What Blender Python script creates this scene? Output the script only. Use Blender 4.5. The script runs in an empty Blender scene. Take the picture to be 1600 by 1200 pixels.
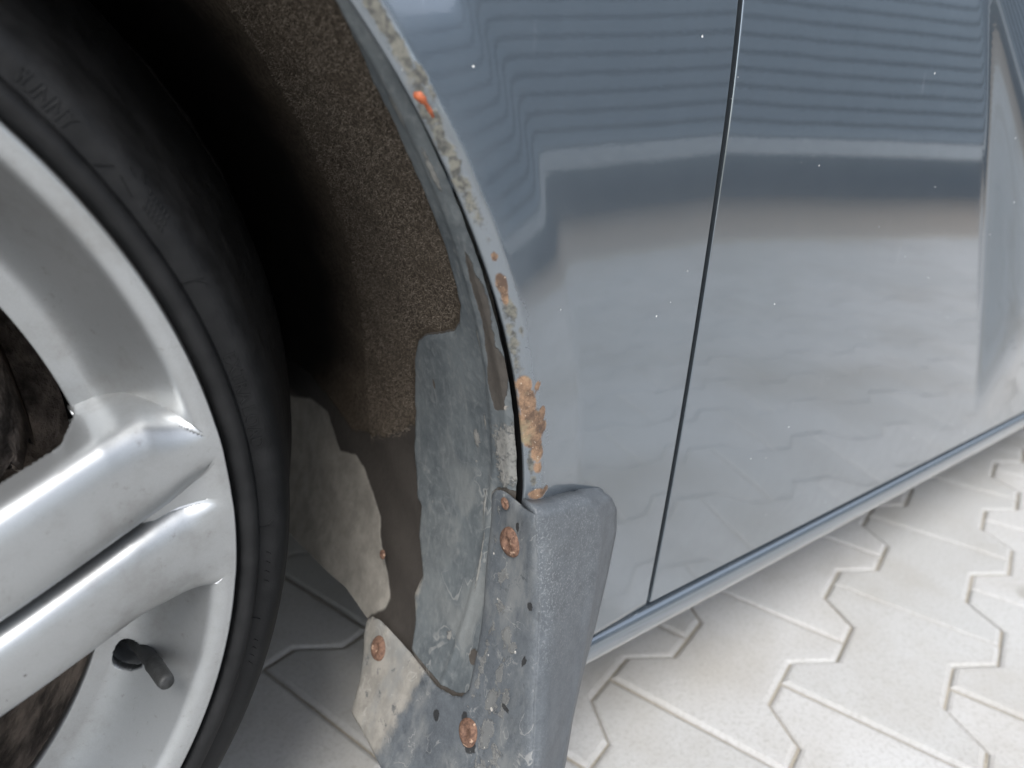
import bpy, bmesh, math, random
import numpy as np
from mathutils import Vector, Matrix

random.seed(7)
rng = np.random.default_rng(7)
sc = bpy.context.scene
R = math.radians

# ------------------------------------------------------------------ camera
# metres; x runs towards the rear of the car, y into the car, z up, ground at z = 0
cam_d = bpy.data.cameras.new('camera')
cam = bpy.data.objects.new('camera', cam_d)
sc.collection.objects.link(cam)
CAM_H, YAW, PITCH, ROLL = 0.477, R(37.0), math.atan(405 / 1080), R(2.5)
_f = Vector((math.sin(YAW) * math.cos(PITCH), math.cos(YAW) * math.cos(PITCH), -math.sin(PITCH)))
_r = Vector((math.cos(YAW), -math.sin(YAW), 0))
_u = _r.cross(_f)
_R = _r * math.cos(ROLL) + _u * math.sin(ROLL)
_U = _u * math.cos(ROLL) - _r * math.sin(ROLL)
cam.matrix_world = Matrix(((_R.x, _U.x, -_f.x, 0), (_R.y, _U.y, -_f.y, 0), (_R.z, _U.z, -_f.z, CAM_H), (0, 0, 0, 1)))
cam_d.sensor_width = 36
cam_d.lens = 36 * 1080 / 1600
cam_d.clip_start = 0.01
cam_d.clip_end = 900
cam_d.dof.use_dof = True
cam_d.dof.focus_distance = 0.345
cam_d.dof.aperture_fstop = 6.5
sc.camera = cam

# ------------------------------------------------------------------ world, sun, exposure
SUN_EL, SUN_AZ = R(54), R(222)            # azimuth clockwise from +y
world = bpy.data.worlds.new('World')
sc.world = world
world.use_nodes = True
wn = world.node_tree
sky = wn.nodes.new('ShaderNodeTexSky')
sky.sky_type = 'NISHITA'
sky.sun_disc = False
sky.sun_elevation = SUN_EL
sky.sun_rotation = SUN_AZ
sky.air_density = 1.0
sky.dust_density = 1.5
sky.ozone_density = 1.0
bg = wn.nodes['Background']
bg.inputs['Strength'].default_value = 0.15
hs = wn.nodes.new('ShaderNodeHueSaturation')          # thin cloud: the blue of the sky is washed out
hs.inputs['Saturation'].default_value = 0.45
wn.links.new(sky.outputs[0], hs.inputs['Color'])
wn.links.new(hs.outputs[0], bg.inputs[0])
sun_d = bpy.data.lights.new('sun', 'SUN')
sun_d.energy = 1.5
sun_d.angle = R(25)
sun_d.color = (1.0, 0.975, 0.94)
sun = bpy.data.objects.new('sun', sun_d)
sc.collection.objects.link(sun)
_sd = Vector((math.sin(SUN_AZ) * math.cos(SUN_EL), math.cos(SUN_AZ) * math.cos(SUN_EL), math.sin(SUN_EL)))
sun.rotation_euler = _sd.to_track_quat('Z', 'Y').to_euler()
sun.location = _sd * 20
sc.view_settings.view_transform = 'Standard'
sc.view_settings.look = 'None'
sc.view_settings.gamma = 1.0
sc.view_settings.use_curve_mapping = False
sc.view_settings.exposure = 1.18

# ------------------------------------------------------------------ helpers
COL = sc.collection

def obj(name, verts, faces, mat=None, parent=None, smooth=True):
    me = bpy.data.meshes.new(name)
    me.from_pydata([tuple(map(float, v)) for v in verts], [], [tuple(map(int, f)) for f in faces])
    me.validate()
    if smooth:
        me.polygons.foreach_set('use_smooth', [True] * len(me.polygons))
    me.update()
    o = bpy.data.objects.new(name, me)
    COL.objects.link(o)
    if mat:
        me.materials.append(mat)
    if parent:
        o.parent = parent
    return o

def empty(name, loc=(0, 0, 0), parent=None):
    o = bpy.data.objects.new(name, None)
    o.empty_display_size = 0.1
    COL.objects.link(o)
    o.location = loc
    if parent:
        o.parent = parent
    return o

def tag(o, label=None, cat=None, group=None, kind=None):
    if label: o['label'] = label
    if cat: o['category'] = cat
    if group: o['group'] = group
    if kind: o['kind'] = kind
    return o

def attr(o, name, vals):
    a = o.data.attributes.new(name, 'FLOAT', 'POINT')
    a.data.foreach_set('value', np.asarray(vals, dtype=np.float32))

def grid_faces(n, m, wrap=False):
    f = []
    for i in range(n - 1):
        for j in range(m - 1):
            f.append((i * m + j, (i + 1) * m + j, (i + 1) * m + j + 1, i * m + j + 1))
        if wrap:
            f.append((i * m + m - 1, (i + 1) * m + m - 1, (i + 1) * m, i * m))
    return f

def box_data(x0, x1, y0, y1, z0, z1):
    v = [(x, y, z) for x in (x0, x1) for y in (y0, y1) for z in (z0, z1)]
    f = [(0, 1, 3, 2), (4, 6, 7, 5), (0, 4, 5, 1), (2, 3, 7, 6), (0, 2, 6, 4), (1, 5, 7, 3)]
    return v, f

def box(name, x0, x1, y0, y1, z0, z1, mat, parent=None, bevel=0.0):
    v, f = box_data(x0, x1, y0, y1, z0, z1)
    o = obj(name, v, f, mat, parent, smooth=False)
    if bevel:
        bm = bmesh.new(); bm.from_mesh(o.data)
        bmesh.ops.bevel(bm, geom=bm.edges[:], offset=bevel, segments=1, affect='EDGES')
        bm.to_mesh(o.data); bm.free()
    return o

def sstep(a, b, x):
    t = np.clip((np.asarray(x, float) - a) / (b - a), 0, 1)
    return t * t * (3 - 2 * t)

def softplus(x, s):
    x = np.asarray(x, float) / s
    return s * np.where(x > 30, x, np.log1p(np.exp(np.minimum(x, 30))))

def sdf(poly, P):
    """signed distance (positive inside) of points P (n,2) to a closed polygon, plus nearest boundary point"""
    poly = np.asarray(poly, float); P = np.asarray(P, float)
    n = len(poly); best = np.full(len(P), 1e9); near = np.zeros_like(P); inside = np.zeros(len(P), bool)
    for i in range(n):
        a = poly[i]; b = poly[(i + 1) % n]; ab = b - a; L = ab @ ab
        if L < 1e-14: continue
        t = np.clip(((P - a) @ ab) / L, 0, 1)
        q = a + t[:, None] * ab
        d = np.hypot(*(P - q).T)
        m = d < best
        best = np.where(m, d, best); near[m] = q[m]
        c = (a[1] > P[:, 1]) != (b[1] > P[:, 1])
        with np.errstate(divide='ignore', invalid='ignore'):
            xx = a[0] + (P[:, 1] - a[1]) * (b[0] - a[0]) / (b[1] - a[1])
        inside ^= c & (P[:, 0] < xx)
    return np.where(inside, best, -best), near

def wobble(poly, step, amp, seed=0):
    """resample a closed outline and roughen it slightly"""
    r = random.Random(seed); out = []
    n = len(poly)
    for i in range(n):
        a = poly[i]; b = poly[(i + 1) % n]
        L = math.dist(a, b); k = max(1, min(200, int(L / step)))
        for j in range(k):
            t = j / k
            out.append((a[0] + (b[0] - a[0]) * t + r.uniform(-amp, amp), a[1] + (b[1] - a[1]) * t + r.uniform(-amp, amp)))
    return out

def trim_grid(poly, step):
    """grid over the polygon whose border vertices are pulled onto the outline"""
    p = np.asarray(poly, float)
    lo = p.min(0) - step; hi = p.max(0) + step
    nu = int((hi[0] - lo[0]) / step) + 2; nv = int((hi[1] - lo[1]) / step) + 2
    U, V = np.meshgrid(lo[0] + np.arange(nu) * step, lo[1] + np.arange(nv) * step, indexing='ij')
    P = np.c_[U.ravel(), V.ravel()]
    D, N = sdf(p, P)
    ins = D > 0
    faces = []; used = {}
    def idx(k):
        if k not in used: used[k] = len(used)
        return used[k]
    I = ins.reshape(nu, nv)
    cells = np.argwhere(I[:-1, :-1] | I[1:, :-1] | I[:-1, 1:] | I[1:, 1:])
    for i, j in cells:
        q = (i * nv + j, (i + 1) * nv + j, (i + 1) * nv + j + 1, i * nv + j + 1)
        faces.append(tuple(idx(k) for k in q))
    ks = np.array(list(used.keys()))
    pts = np.where(ins[ks][:, None], P[ks], N[ks])
    return pts, faces, np.maximum(D[ks], 0)

def lathe(profile, n, axis_c, th0=0.0, th1=2 * math.pi):
    """profile of (radius, y) turned about an axis along y through axis_c"""
    full = abs(th1 - th0 - 2 * math.pi) < 1e-6
    m = n if full else n + 1
    th = th0 + (th1 - th0) * np.arange(m) / n
    v = []
    for r, y in profile:
        for t in th:
            v.append((axis_c[0] + r * math.cos(t), y, axis_c[2] + r * math.sin(t)))
    return v, grid_faces(len(profile), m, wrap=full)

def smooth_profile(pts, k=6):
    """Catmull-Rom through the points"""
    pts = [np.array(p, float) for p in pts]; out = []
    for i in range(len(pts) - 1):
        p0 = pts[max(i - 1, 0)]; p1 = pts[i]; p2 = pts[i + 1]; p3 = pts[min(i + 2, len(pts) - 1)]
        for j in range(k):
            t = j / k
            out.append(0.5 * (2 * p1 + (p2 - p0) * t + (2 * p0 - 5 * p1 + 4 * p2 - p3) * t * t + (3 * p1 - p0 - 3 * p2 + p3) * t ** 3))
    out.append(pts[-1])
    return [tuple(q) for q in out]

# ------------------------------------------------------------------ materials
class NT:
    def __init__(s, name):
        s.m = bpy.data.materials.new(name); s.m.use_nodes = True
        s.t = s.m.node_tree; s.b = s.t.nodes['Principled BSDF']
        s.out = s.t.nodes['Material Output']
        s._co = None
    def n(s, typ, **kw):
        x = s.t.nodes.new(typ)
        for k, v in kw.items(): setattr(x, k, v)
        return x
    def l(s, a, b): s.t.links.new(a, b)
    def co(s):
        if s._co is None: s._co = s.n('ShaderNodeTexCoord').outputs['Object']
        return s._co
    def val(s, sock, v):
        if hasattr(v, 'node'): s.l(v, sock)
        elif isinstance(v, (tuple, list)): sock.default_value = (*v, 1) if len(v) == 3 and len(sock.default_value) == 4 else v
        else: sock.default_value = v
    def noise(s, scale, detail=4, rough=0.55, vec=None, dist=0.0, out='Fac'):
        x = s.n('ShaderNodeTexNoise'); s.l(vec or s.co(), x.inputs['Vector'])
        x.inputs['Scale'].default_value = scale; x.inputs['Detail'].default_value = detail
        x.inputs['Roughness'].default_value = rough; x.inputs['Distortion'].default_value = dist
        return x.outputs[out]
    def voro(s, scale, feature='F1', out='Distance', vec=None):
        x = s.n('ShaderNodeTexVoronoi', feature=feature); s.l(vec or s.co(), x.inputs['Vector'])
        x.inputs['Scale'].default_value = scale
        return x.outputs[out]
    def mapping(s, scale=(1, 1, 1), rot=(0, 0, 0), loc=(0, 0, 0)):
        x = s.n('ShaderNodeMapping'); s.l(s.co(), x.inputs['Vector'])
        x.inputs['Scale'].default_value = scale; x.inputs['Rotation'].default_value = rot; x.inputs['Location'].default_value = loc
        return x.outputs[0]
    def math(s, op, a, b=0.0, clamp=False):
        x = s.n('ShaderNodeMath', operation=op, use_clamp=clamp); s.val(x.inputs[0], a); s.val(x.inputs[1], b); return x.outputs[0]
    def rng(s, v, a, b, c=0.0, d=1.0):
        x = s.n('ShaderNodeMapRange'); x.interpolation_type = 'SMOOTHSTEP'
        s.val(x.inputs[0], v); x.inputs[1].default_value = a; x.inputs[2].default_value = b
        x.inputs[3].default_value = c; x.inputs[4].default_value = d; return x.outputs[0]
    def mix(s, f, a, b):
        x = s.n('ShaderNodeMix', data_type='RGBA'); s.val(x.inputs[0], f); s.val(x.inputs[6], a); s.val(x.inputs[7], b); return x.outputs[2]
    def fmix(s, f, a, b):
        x = s.n('ShaderNodeMix', data_type='FLOAT'); s.val(x.inputs[0], f); s.val(x.inputs[2], a); s.val(x.inputs[3], b); return x.outputs[0]
    def attr(s, name):
        x = s.n('ShaderNodeAttribute'); x.attribute_name = name; return x.outputs['Fac']
    def bump(s, h, dist, strength=1.0, normal=None):
        x = s.n('ShaderNodeBump'); s.l(h, x.inputs['Height']); x.inputs['Distance'].default_value = dist
        x.inputs['Strength'].default_value = strength
        if normal: s.l(normal, x.inputs['Normal'])
        return x.outputs[0]
    def set(s, **kw):
        names = dict(base='Base Color', rough='Roughness', metal='Metallic', coat='Coat Weight', coatr='Coat Roughness', normal='Normal', spec='Specular IOR Level', ior='IOR', trans='Transmission Weight', coatn='Coat Normal', sheen='Sheen Weight')
        for k, v in kw.items(): s.val(s.b.inputs[names[k]], v)
        return s.m

def mat_plain(name, base, rough=0.6, metal=0.0, var=0.15, scale=30, bump=0.0, **kw):
    n = NT(name)
    f = n.noise(scale, 5)
    lo = tuple(c * (1 - var) for c in base); hi = tuple(min(1, c * (1 + var)) for c in base)
    if bump: n.set(normal=n.bump(n.noise(scale * 4, 4), bump))
    return n.set(base=n.mix(n.rng(f, 0.3, 0.7), lo, hi), rough=rough, metal=metal, **kw)

def mat_paint():
    n = NT('car_paint')
    rust = n.attr('rust'); grime = n.attr('grime'); dust = n.attr('dust')
    flake = n.noise(2600, 1, vec=n.co())
    base = n.mix(flake, (0.150, 0.180, 0.210), (0.198, 0.232, 0.264))
    # fine road dust
    dn = n.noise(55, 6, 0.65)
    dmask = n.math('MULTIPLY', dust, n.rng(dn, 0.25, 0.75, 0.35, 1.0), True)
    # splashes: tiny pale specks
    v1 = n.voro(105); c1 = n.voro(105, out='Color')
    sep = n.n('ShaderNodeSeparateColor'); n.l(c1, sep.inputs[0])
    rad = n.rng(sep.outputs[0], 0.66, 1.0, 0.0, 0.075)
    sp1 = n.math('GREATER_THAN', rad, n.math('ADD', v1, n.math('MULTIPLY', n.math('SUBTRACT', n.noise(900, 2), 0.45), 0.12)))
    v2 = n.voro(26, vec=n.mapping((1, 1, 1), loc=(3.1, 1.7, 0.4))); c2 = n.voro(26, out='Color', vec=n.mapping((1, 1, 1), loc=(3.1, 1.7, 0.4)))
    sep2 = n.n('ShaderNodeSeparateColor'); n.l(c2, sep2.inputs[0])
    sp2 = n.math('GREATER_THAN', n.rng(sep2.outputs[1], 0.86, 1.0, 0.0, 0.05), v2)
    speck = n.math('MULTIPLY', n.math('MAXIMUM', sp1, sp2), n.rng(n.noise(9, 2), 0.30, 0.60, 0.0, 0.85))
    # light scratches
    sc1 = n.noise(1.0, 2, vec=n.mapping((420, 420, 9), (0, R(7), 0)))
    scr = n.math('MULTIPLY', n.rng(sc1, 0.70, 0.74), n.rng(n.noise(7, 3), 0.5, 0.68, 0.0, 0.4))
    # rust: soft guide field broken up by noise
    rn = n.math('ADD', rust, n.math('MULTIPLY', n.math('SUBTRACT', n.noise(200, 7, 0.72), 0.5), 0.50))
    rmask = n.rng(rn, 0.36, 0.56)
    rcol = n.mix(n.rng(n.noise(130, 6, 0.75), 0.36, 0.64), (0.075, 0.047, 0.032), (0.27, 0.168, 0.102))
    rcol = n.mix(n.rng(n.noise(60, 4), 0.52, 0.66, 0, 0.7), rcol, (0.20, 0.185, 0.115))
    rcol = n.mix(n.rng(n.noise(800, 3), 0.66, 0.72, 0, 0.8), rcol, (0.50, 0.43, 0.34))
    gn = n.math('ADD', grime, n.math('MULTIPLY', n.math('SUBTRACT', n.noise(150, 6, 0.7), 0.5), 0.8))
    gmask = n.rng(gn, 0.42, 0.62, 0.0, 0.9)
    gcol = n.mix(n.rng(n.noise(330, 5), 0.35, 0.65), (0.036, 0.034, 0.028), (0.150, 0.142, 0.112))
    col = n.mix(n.math('MULTIPLY', dmask, 0.7), base, (0.165, 0.178, 0.185))
    col = n.mix(speck, col, (0.75, 0.75, 0.72))
    col = n.mix(scr, col, (0.6, 0.63, 0.66))
    col = n.mix(gmask, col, gcol)
    col = n.mix(rmask, col, rcol)
    dirt = n.math('MAXIMUM', n.math('MAXIMUM', gmask, rmask), speck)
    clean = n.math('SUBTRACT', 1.0, dirt, True)
    rr = n.fmix(dirt, n.fmix(dmask, 0.15, 0.42), 0.85)
    orange = n.noise(260, 2)
    nb = n.bump(n.math('ADD', n.math('MULTIPLY', n.noise(600, 4), rmask), n.math('MULTIPLY', gn, gmask)), 0.00025)
    cb = n.bump(orange, 0.00003, 0.35, n.bump(n.noise(7, 2, 0.4), 0.00040, 1.0))
    n.b.inputs['Coat IOR'].default_value = 1.8
    return n.set(base=col, metal=n.math('MULTIPLY', clean, n.fmix(dmask, 0.80, 0.35)), rough=rr, coat=n.math('MULTIPLY', clean, n.fmix(dmask, 1.0, 0.45)),
                 coatr=n.fmix(dmask, 0.02, 0.20), normal=n.bump(n.noise(7, 2, 0.4), 0.00040, 1.0, nb), coatn=cb)

def mat_liner_panel():
    n = NT('dusty_plastic')
    a = n.noise(38, 7, 0.65); b = n.noise(210, 5, 0.65)
    col = n.mix(n.rng(a, 0.3, 0.7), (0.068, 0.078, 0.084), (0.115, 0.128, 0.132))
    col = n.mix(n.rng(b, 0.45, 0.75, 0, 0.6), col, (0.165, 0.176, 0.177))
    # vertical run marks
    run = n.noise(1.0, 4, vec=n.mapping((260, 260, 28)))
    col = n.mix(n.rng(run, 0.55, 0.75, 0, 0.5), col, (0.17, 0.176, 0.173))
    # beige mud film low down on the guard
    mudf = n.math('ADD', n.attr('mud'), n.math('MULTIPLY', n.math('SUBTRACT', n.noise(90, 6, 0.7), 0.5), 0.9))
    mm = n.rng(mudf, 0.35, 0.75, 0, 0.85)
    col = n.mix(mm, col, n.mix(b, (0.26, 0.235, 0.195), (0.40, 0.36, 0.30)))
    sp = n.math('ADD', n.attr('scrape'), n.math('MULTIPLY', n.math('SUBTRACT', n.noise(300, 6, 0.75), 0.5), 1.1))
    sm = n.rng(sp, 0.40, 0.60)
    col = n.mix(n.math('MULTIPLY', sm, 0.75), col, n.mix(n.noise(500, 3), (0.11, 0.107, 0.097), (0.34, 0.325, 0.295)))
    wf = n.math('ADD', n.attr('wet_shade'), n.math('MULTIPLY', n.math('SUBTRACT', n.noise(240, 5, 0.7), 0.5), 0.55))
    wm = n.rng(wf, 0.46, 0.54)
    col = n.mix(wm, col, n.mix(n.noise(200, 3), (0.045, 0.040, 0.035), (0.085, 0.075, 0.065)))  # one dark tone for wet streaks and the painted gap shadow
    # tide marks left by dried water
    tn = n.noise(26, 3, 0.5, dist=0.6)
    tide = n.math('MULTIPLY', n.rng(n.math('ABSOLUTE', n.math('SUBTRACT', tn, 0.52)), 0.010, 0.002), n.rng(n.noise(45, 3), 0.44, 0.60, 0.0, 0.30))
    tide = n.math('MULTIPLY', tide, n.attr('tide'))
    col = n.mix(tide, col, (0.44, 0.43, 0.40))
    col = n.mix(n.math('MULTIPLY', n.rng(tn, 0.50, 0.60, 0, 0.45), n.attr('tide')), col, (0.21, 0.215, 0.205))
    # crusts and pale crumbs
    v = n.voro(230); c = n.voro(230, out='Color'); s2 = n.n('ShaderNodeSeparateColor'); n.l(c, s2.inputs[0])
    cr = n.math('MULTIPLY', n.math('GREATER_THAN', n.rng(s2.outputs[0], 0.72, 1.0, 0, 0.34), v), n.rng(n.math('ADD', n.attr('crumb'), n.noise(60, 3)), 0.62, 0.75))
    col = n.mix(n.math('MULTIPLY', cr, 0.9), col, (0.55, 0.47, 0.39))
    h = n.math('ADD', n.math('MULTIPLY', b, 0.5), n.math('ADD', n.math('MULTIPLY', sm, 0.4), n.math('ADD', cr, n.math('MULTIPLY', wm, -0.35))))
    return n.set(base=col, rough=n.fmix(wm, 0.62, 0.55), spec=0.35, normal=n.bump(h, 0.0009))

def mat_felt():
    n = NT('wheel_arch_felt')
    f1 = n.noise(420, 6, 0.75); f2 = n.noise(1500, 3, 0.7); f3 = n.noise(14, 4)
    col = n.mix(n.rng(f1, 0.3, 0.7), (0.032, 0.026, 0.020), (0.110, 0.090, 0.070))
    col = n.mix(n.rng(f2, 0.55, 0.72, 0, 0.8), col, (0.20, 0.17, 0.135))
    col = n.mix(n.rng(f3, 0.35, 0.7, 0, 0.45), col, (0.065, 0.050, 0.036))
    w = n.rng(n.math('ADD', n.attr('wet_shade'), n.math('MULTIPLY', n.math('SUBTRACT', n.noise(60, 5), 0.5), 0.6)), 0.40, 0.60)
    col = n.mix(w, col, n.mix(n.noise(160, 4), (0.032, 0.028, 0.025), (0.052, 0.046, 0.040)))
    deep_shade = n.rng(n.math('ADD', n.attr('deep_shade'), n.math('MULTIPLY', n.math('SUBTRACT', n.noise(40, 4), 0.5), 0.3)), 0.1, 0.9)
    col = n.mix(deep_shade, col, (0.012, 0.011, 0.010))  # shade deep in the arch, painted as a fade to black
    mf = n.math('ADD', n.attr('mud'), n.math('MULTIPLY', n.math('SUBTRACT', n.noise(110, 6, 0.7), 0.5), 0.35))
    m = n.rng(mf, 0.40, 0.60)
    mc = n.mix(n.rng(n.noise(70, 6, 0.7), 0.35, 0.65), (0.195, 0.182, 0.160), (0.28, 0.262, 0.23))
    mc = n.mix(n.rng(n.noise(1.0, 4, vec=n.mapping((200, 200, 22))), 0.5, 0.72, 0, 0.6), mc, (0.26, 0.24, 0.21))
    col = n.mix(m, col, mc)
    smooth = n.math('MAXIMUM', w, m)
    h = n.fmix(smooth, n.math('ADD', f1, n.math('MULTIPLY', f2, 0.7)), n.math('ADD', n.math('MULTIPLY', m, 0.7), n.math('MULTIPLY', n.noise(260, 5), 0.3)))
    return n.set(base=col, rough=n.fmix(smooth, 0.95, 0.6), spec=n.fmix(smooth, 0.05, 0.3), normal=n.bump(h, 0.0010))

def mat_flap():
    n = NT('mud_flap_plastic')
    a = n.noise(110, 8, 0.8); b = n.noise(900, 4, 0.7)
    col = n.mix(n.rng(a, 0.3, 0.72), (0.066, 0.074, 0.082), (0.102, 0.113, 0.123))
    grain = n.rng(b, 0.50, 0.66, 0, 1)
    col = n.mix(n.math('MULTIPLY', grain, n.math('MULTIPLY', n.attr('dustp'), n.rng(n.noise(20, 4), 0.3, 0.6, 0.15, 0.6))), col, (0.27, 0.28, 0.285))
    mudf = n.math('ADD', n.attr('mud'), n.math('MULTIPLY', n.math('SUBTRACT', n.noise(80, 6, 0.7), 0.5), 0.8))
    mm = n.rng(mudf, 0.35, 0.70)
    mc = n.mix(n.rng(n.noise(75, 6, 0.7), 0.35, 0.65), (0.18, 0.169, 0.149), (0.26, 0.245, 0.216))
    col = n.mix(mm, col, mc)
    film = n.noise(1.0, 7, 0.7, vec=n.mapping((55, 55, 20)))
    ff = n.attr('film')
    col = n.mix(n.math('MULTIPLY', n.rng(film, 0.44, 0.68, 0, 0.7), ff), col, (0.175, 0.180, 0.176))
    col = n.mix(n.math('MULTIPLY', n.rng(n.noise(95, 7, 0.75), 0.56, 0.66, 0, 0.8), ff), col, (0.052, 0.058, 0.064))
    tn = n.noise(48, 4, 0.55, dist=0.7)
    tide = n.math('MULTIPLY', n.rng(n.math('ABSOLUTE', n.math('SUBTRACT', tn, 0.5)), 0.012, 0.003), n.rng(n.noise(60, 3), 0.48, 0.62, 0.0, 0.30))
    col = n.mix(n.math('MULTIPLY', tide, ff), col, (0.42, 0.41, 0.38))
    crf = n.math('ADD', n.attr('crust'), n.math('MULTIPLY', n.math('SUBTRACT', n.noise(150, 6, 0.72, dist=0.8), 0.5), 1.9))
    cm = n.rng(crf, 0.48, 0.66)
    ring = n.math('MULTIPLY', n.rng(crf, 0.44, 0.51), n.rng(crf, 0.60, 0.52))
    col = n.mix(n.math('MULTIPLY', cm, 0.55), col, (0.165, 0.163, 0.152))
    col = n.mix(n.math('MULTIPLY', ring, 0.5), col, (0.36, 0.35, 0.32))
    wf = n.math('ADD', n.attr('wet_shade'), n.math('MULTIPLY', n.math('SUBTRACT', n.noise(220, 6, 0.75), 0.5), 1.3))
    wm = n.rng(wf, 0.52, 0.62, 0, 0.9)
    col = n.mix(wm, col, (0.022, 0.022, 0.022))
    v = n.voro(300); c = n.voro(300, out='Color'); s2 = n.n('ShaderNodeSeparateColor'); n.l(c, s2.inputs[0])
    cr = n.math('MULTIPLY', n.math('GREATER_THAN', n.rng(s2.outputs[0], 0.78, 1.0, 0, 0.32), v), n.rng(n.math('ADD', n.attr('crust'), n.math('MULTIPLY', n.noise(50, 3), 0.4)), 0.45, 0.7))
    col = n.mix(cr, col, (0.55, 0.52, 0.47))
    h = n.math('ADD', n.math('MULTIPLY', b, 0.10), n.math('ADD', n.math('MULTIPLY', cm, 0.6), n.math('ADD', n.math('MULTIPLY', ring, 0.5), n.math('ADD', cr, n.math('MULTIPLY', wm, -0.6)))))
    return n.set(base=col, rough=n.fmix(mm, 0.50, 0.8), spec=0.4, normal=n.bump(h, 0.0007))

def mat_rust():
    n = NT('rusty_screw')
    a = n.noise(500, 6, 0.7)
    col = n.mix(n.rng(a, 0.3, 0.7), (0.075, 0.040, 0.027), (0.21, 0.118, 0.078))
    col = n.mix(n.rng(n.noise(300, 4), 0.60, 0.72), col, (0.48, 0.33, 0.23))
    return n.set(base=col, rough=0.75, metal=0.1, normal=n.bump(a, 0.0007))

def mat_alloy():
    n = NT('silver_alloy')
    f = n.noise(3000, 1)
    col = n.mix(f, (0.36, 0.375, 0.38), (0.46, 0.47, 0.475))
    d = n.noise(24, 6, 0.7)
    dm = n.rng(d, 0.45, 0.72, 0, 0.45)
    col = n.mix(dm, col, (0.24, 0.23, 0.215))
    col = n.mix(n.rng(n.noise(180, 6, 0.75), 0.58, 0.74, 0, 0.5), col, (0.20, 0.185, 0.165))
    v = n.voro(150); c = n.voro(150, out='Color'); s2 = n.n('ShaderNodeSeparateColor'); n.l(c, s2.inputs[0])
    sp = n.math('GREATER_THAN', n.rng(s2.outputs[0], 0.90, 1.0, 0, 0.10), v)
    col = n.mix(n.math('MULTIPLY', sp, 0.7), col, (0.12, 0.11, 0.10))
    return n.set(base=col, metal=0.85, rough=n.fmix(dm, 0.40, 0.55), coat=0.2, coatr=0.2, normal=n.bump(n.noise(400, 3), 0.00006, 0.5))

def mat_rubber():
    n = NT('tyre_rubber')
    a = n.noise(60, 6, 0.65)
    col = n.mix(n.rng(a, 0.35, 0.75), (0.006, 0.0063, 0.0068), (0.013, 0.0133, 0.0138))
    # circular scuff lines in the sidewall
    return n.set(base=col, rough=n.rng(a, 0.3, 0.7, 0.50, 0.66), spec=0.25, normal=n.bump(n.noise(900, 3), 0.00012))

def mat_paver():
    n = NT('concrete_paver')
    oi = n.n('ShaderNodeObjectInfo'); geo = n.n('ShaderNodeNewGeometry')
    r = n.math('FRACT', n.math('ADD', oi.outputs['Random'], geo.outputs['Random Per Island']))
    pos = geo.outputs['Position']
    a = n.noise(9, 6, 0.65, vec=pos); b = n.noise(260, 5, 0.7, vec=pos); c = n.noise(2.4, 4, 0.6, vec=pos)
    col = n.mix(r, (0.43, 0.43, 0.418), (0.505, 0.50, 0.488))
    col = n.mix(n.rng(a, 0.42, 0.75, 0, 0.45), col, (0.345, 0.32, 0.28))
    col = n.mix(n.rng(b, 0.45, 0.72, 0, 0.5), col, (0.29, 0.275, 0.25))
    col = n.mix(n.rng(c, 0.48, 0.70, 0, 0.55), col, (0.32, 0.29, 0.245))
    # oil drips
    v = n.voro(6.5, vec=pos); vc = n.voro(6.5, out='Color', vec=pos); s2 = n.n('ShaderNodeSeparateColor'); n.l(vc, s2.inputs[0])
    st = n.math('ADD', v, n.math('MULTIPLY', n.math('SUBTRACT', n.noise(60, 4, vec=pos), 0.5), 0.10))
    stm = n.math('MULTIPLY', n.rng(st, 0.16, 0.10), n.rng(s2.outputs[0], 0.70, 0.72, 0, 0.55))
    col = n.mix(stm, col, (0.26, 0.245, 0.215))
    return n.set(base=col, rough=0.88, spec=0.3, normal=n.bump(n.math('ADD', b, n.noise(900, 3, vec=pos)), 0.0007))

def mat_sand():
    n = NT('joint_sand')
    geo = n.n('ShaderNodeNewGeometry').outputs['Position']
    a = n.noise(700, 4, 0.7, vec=geo); b = n.noise(14, 5, vec=geo)
    col = n.mix(n.rng(a, 0.3, 0.7), (0.31, 0.28, 0.23), (0.46, 0.42, 0.355))
    col = n.mix(n.rng(b, 0.5, 0.72, 0, 0.5), col, (0.22, 0.20, 0.15))
    return n.set(base=col, rough=0.95, spec=0.1, normal=n.bump(a, 0.0015))

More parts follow.
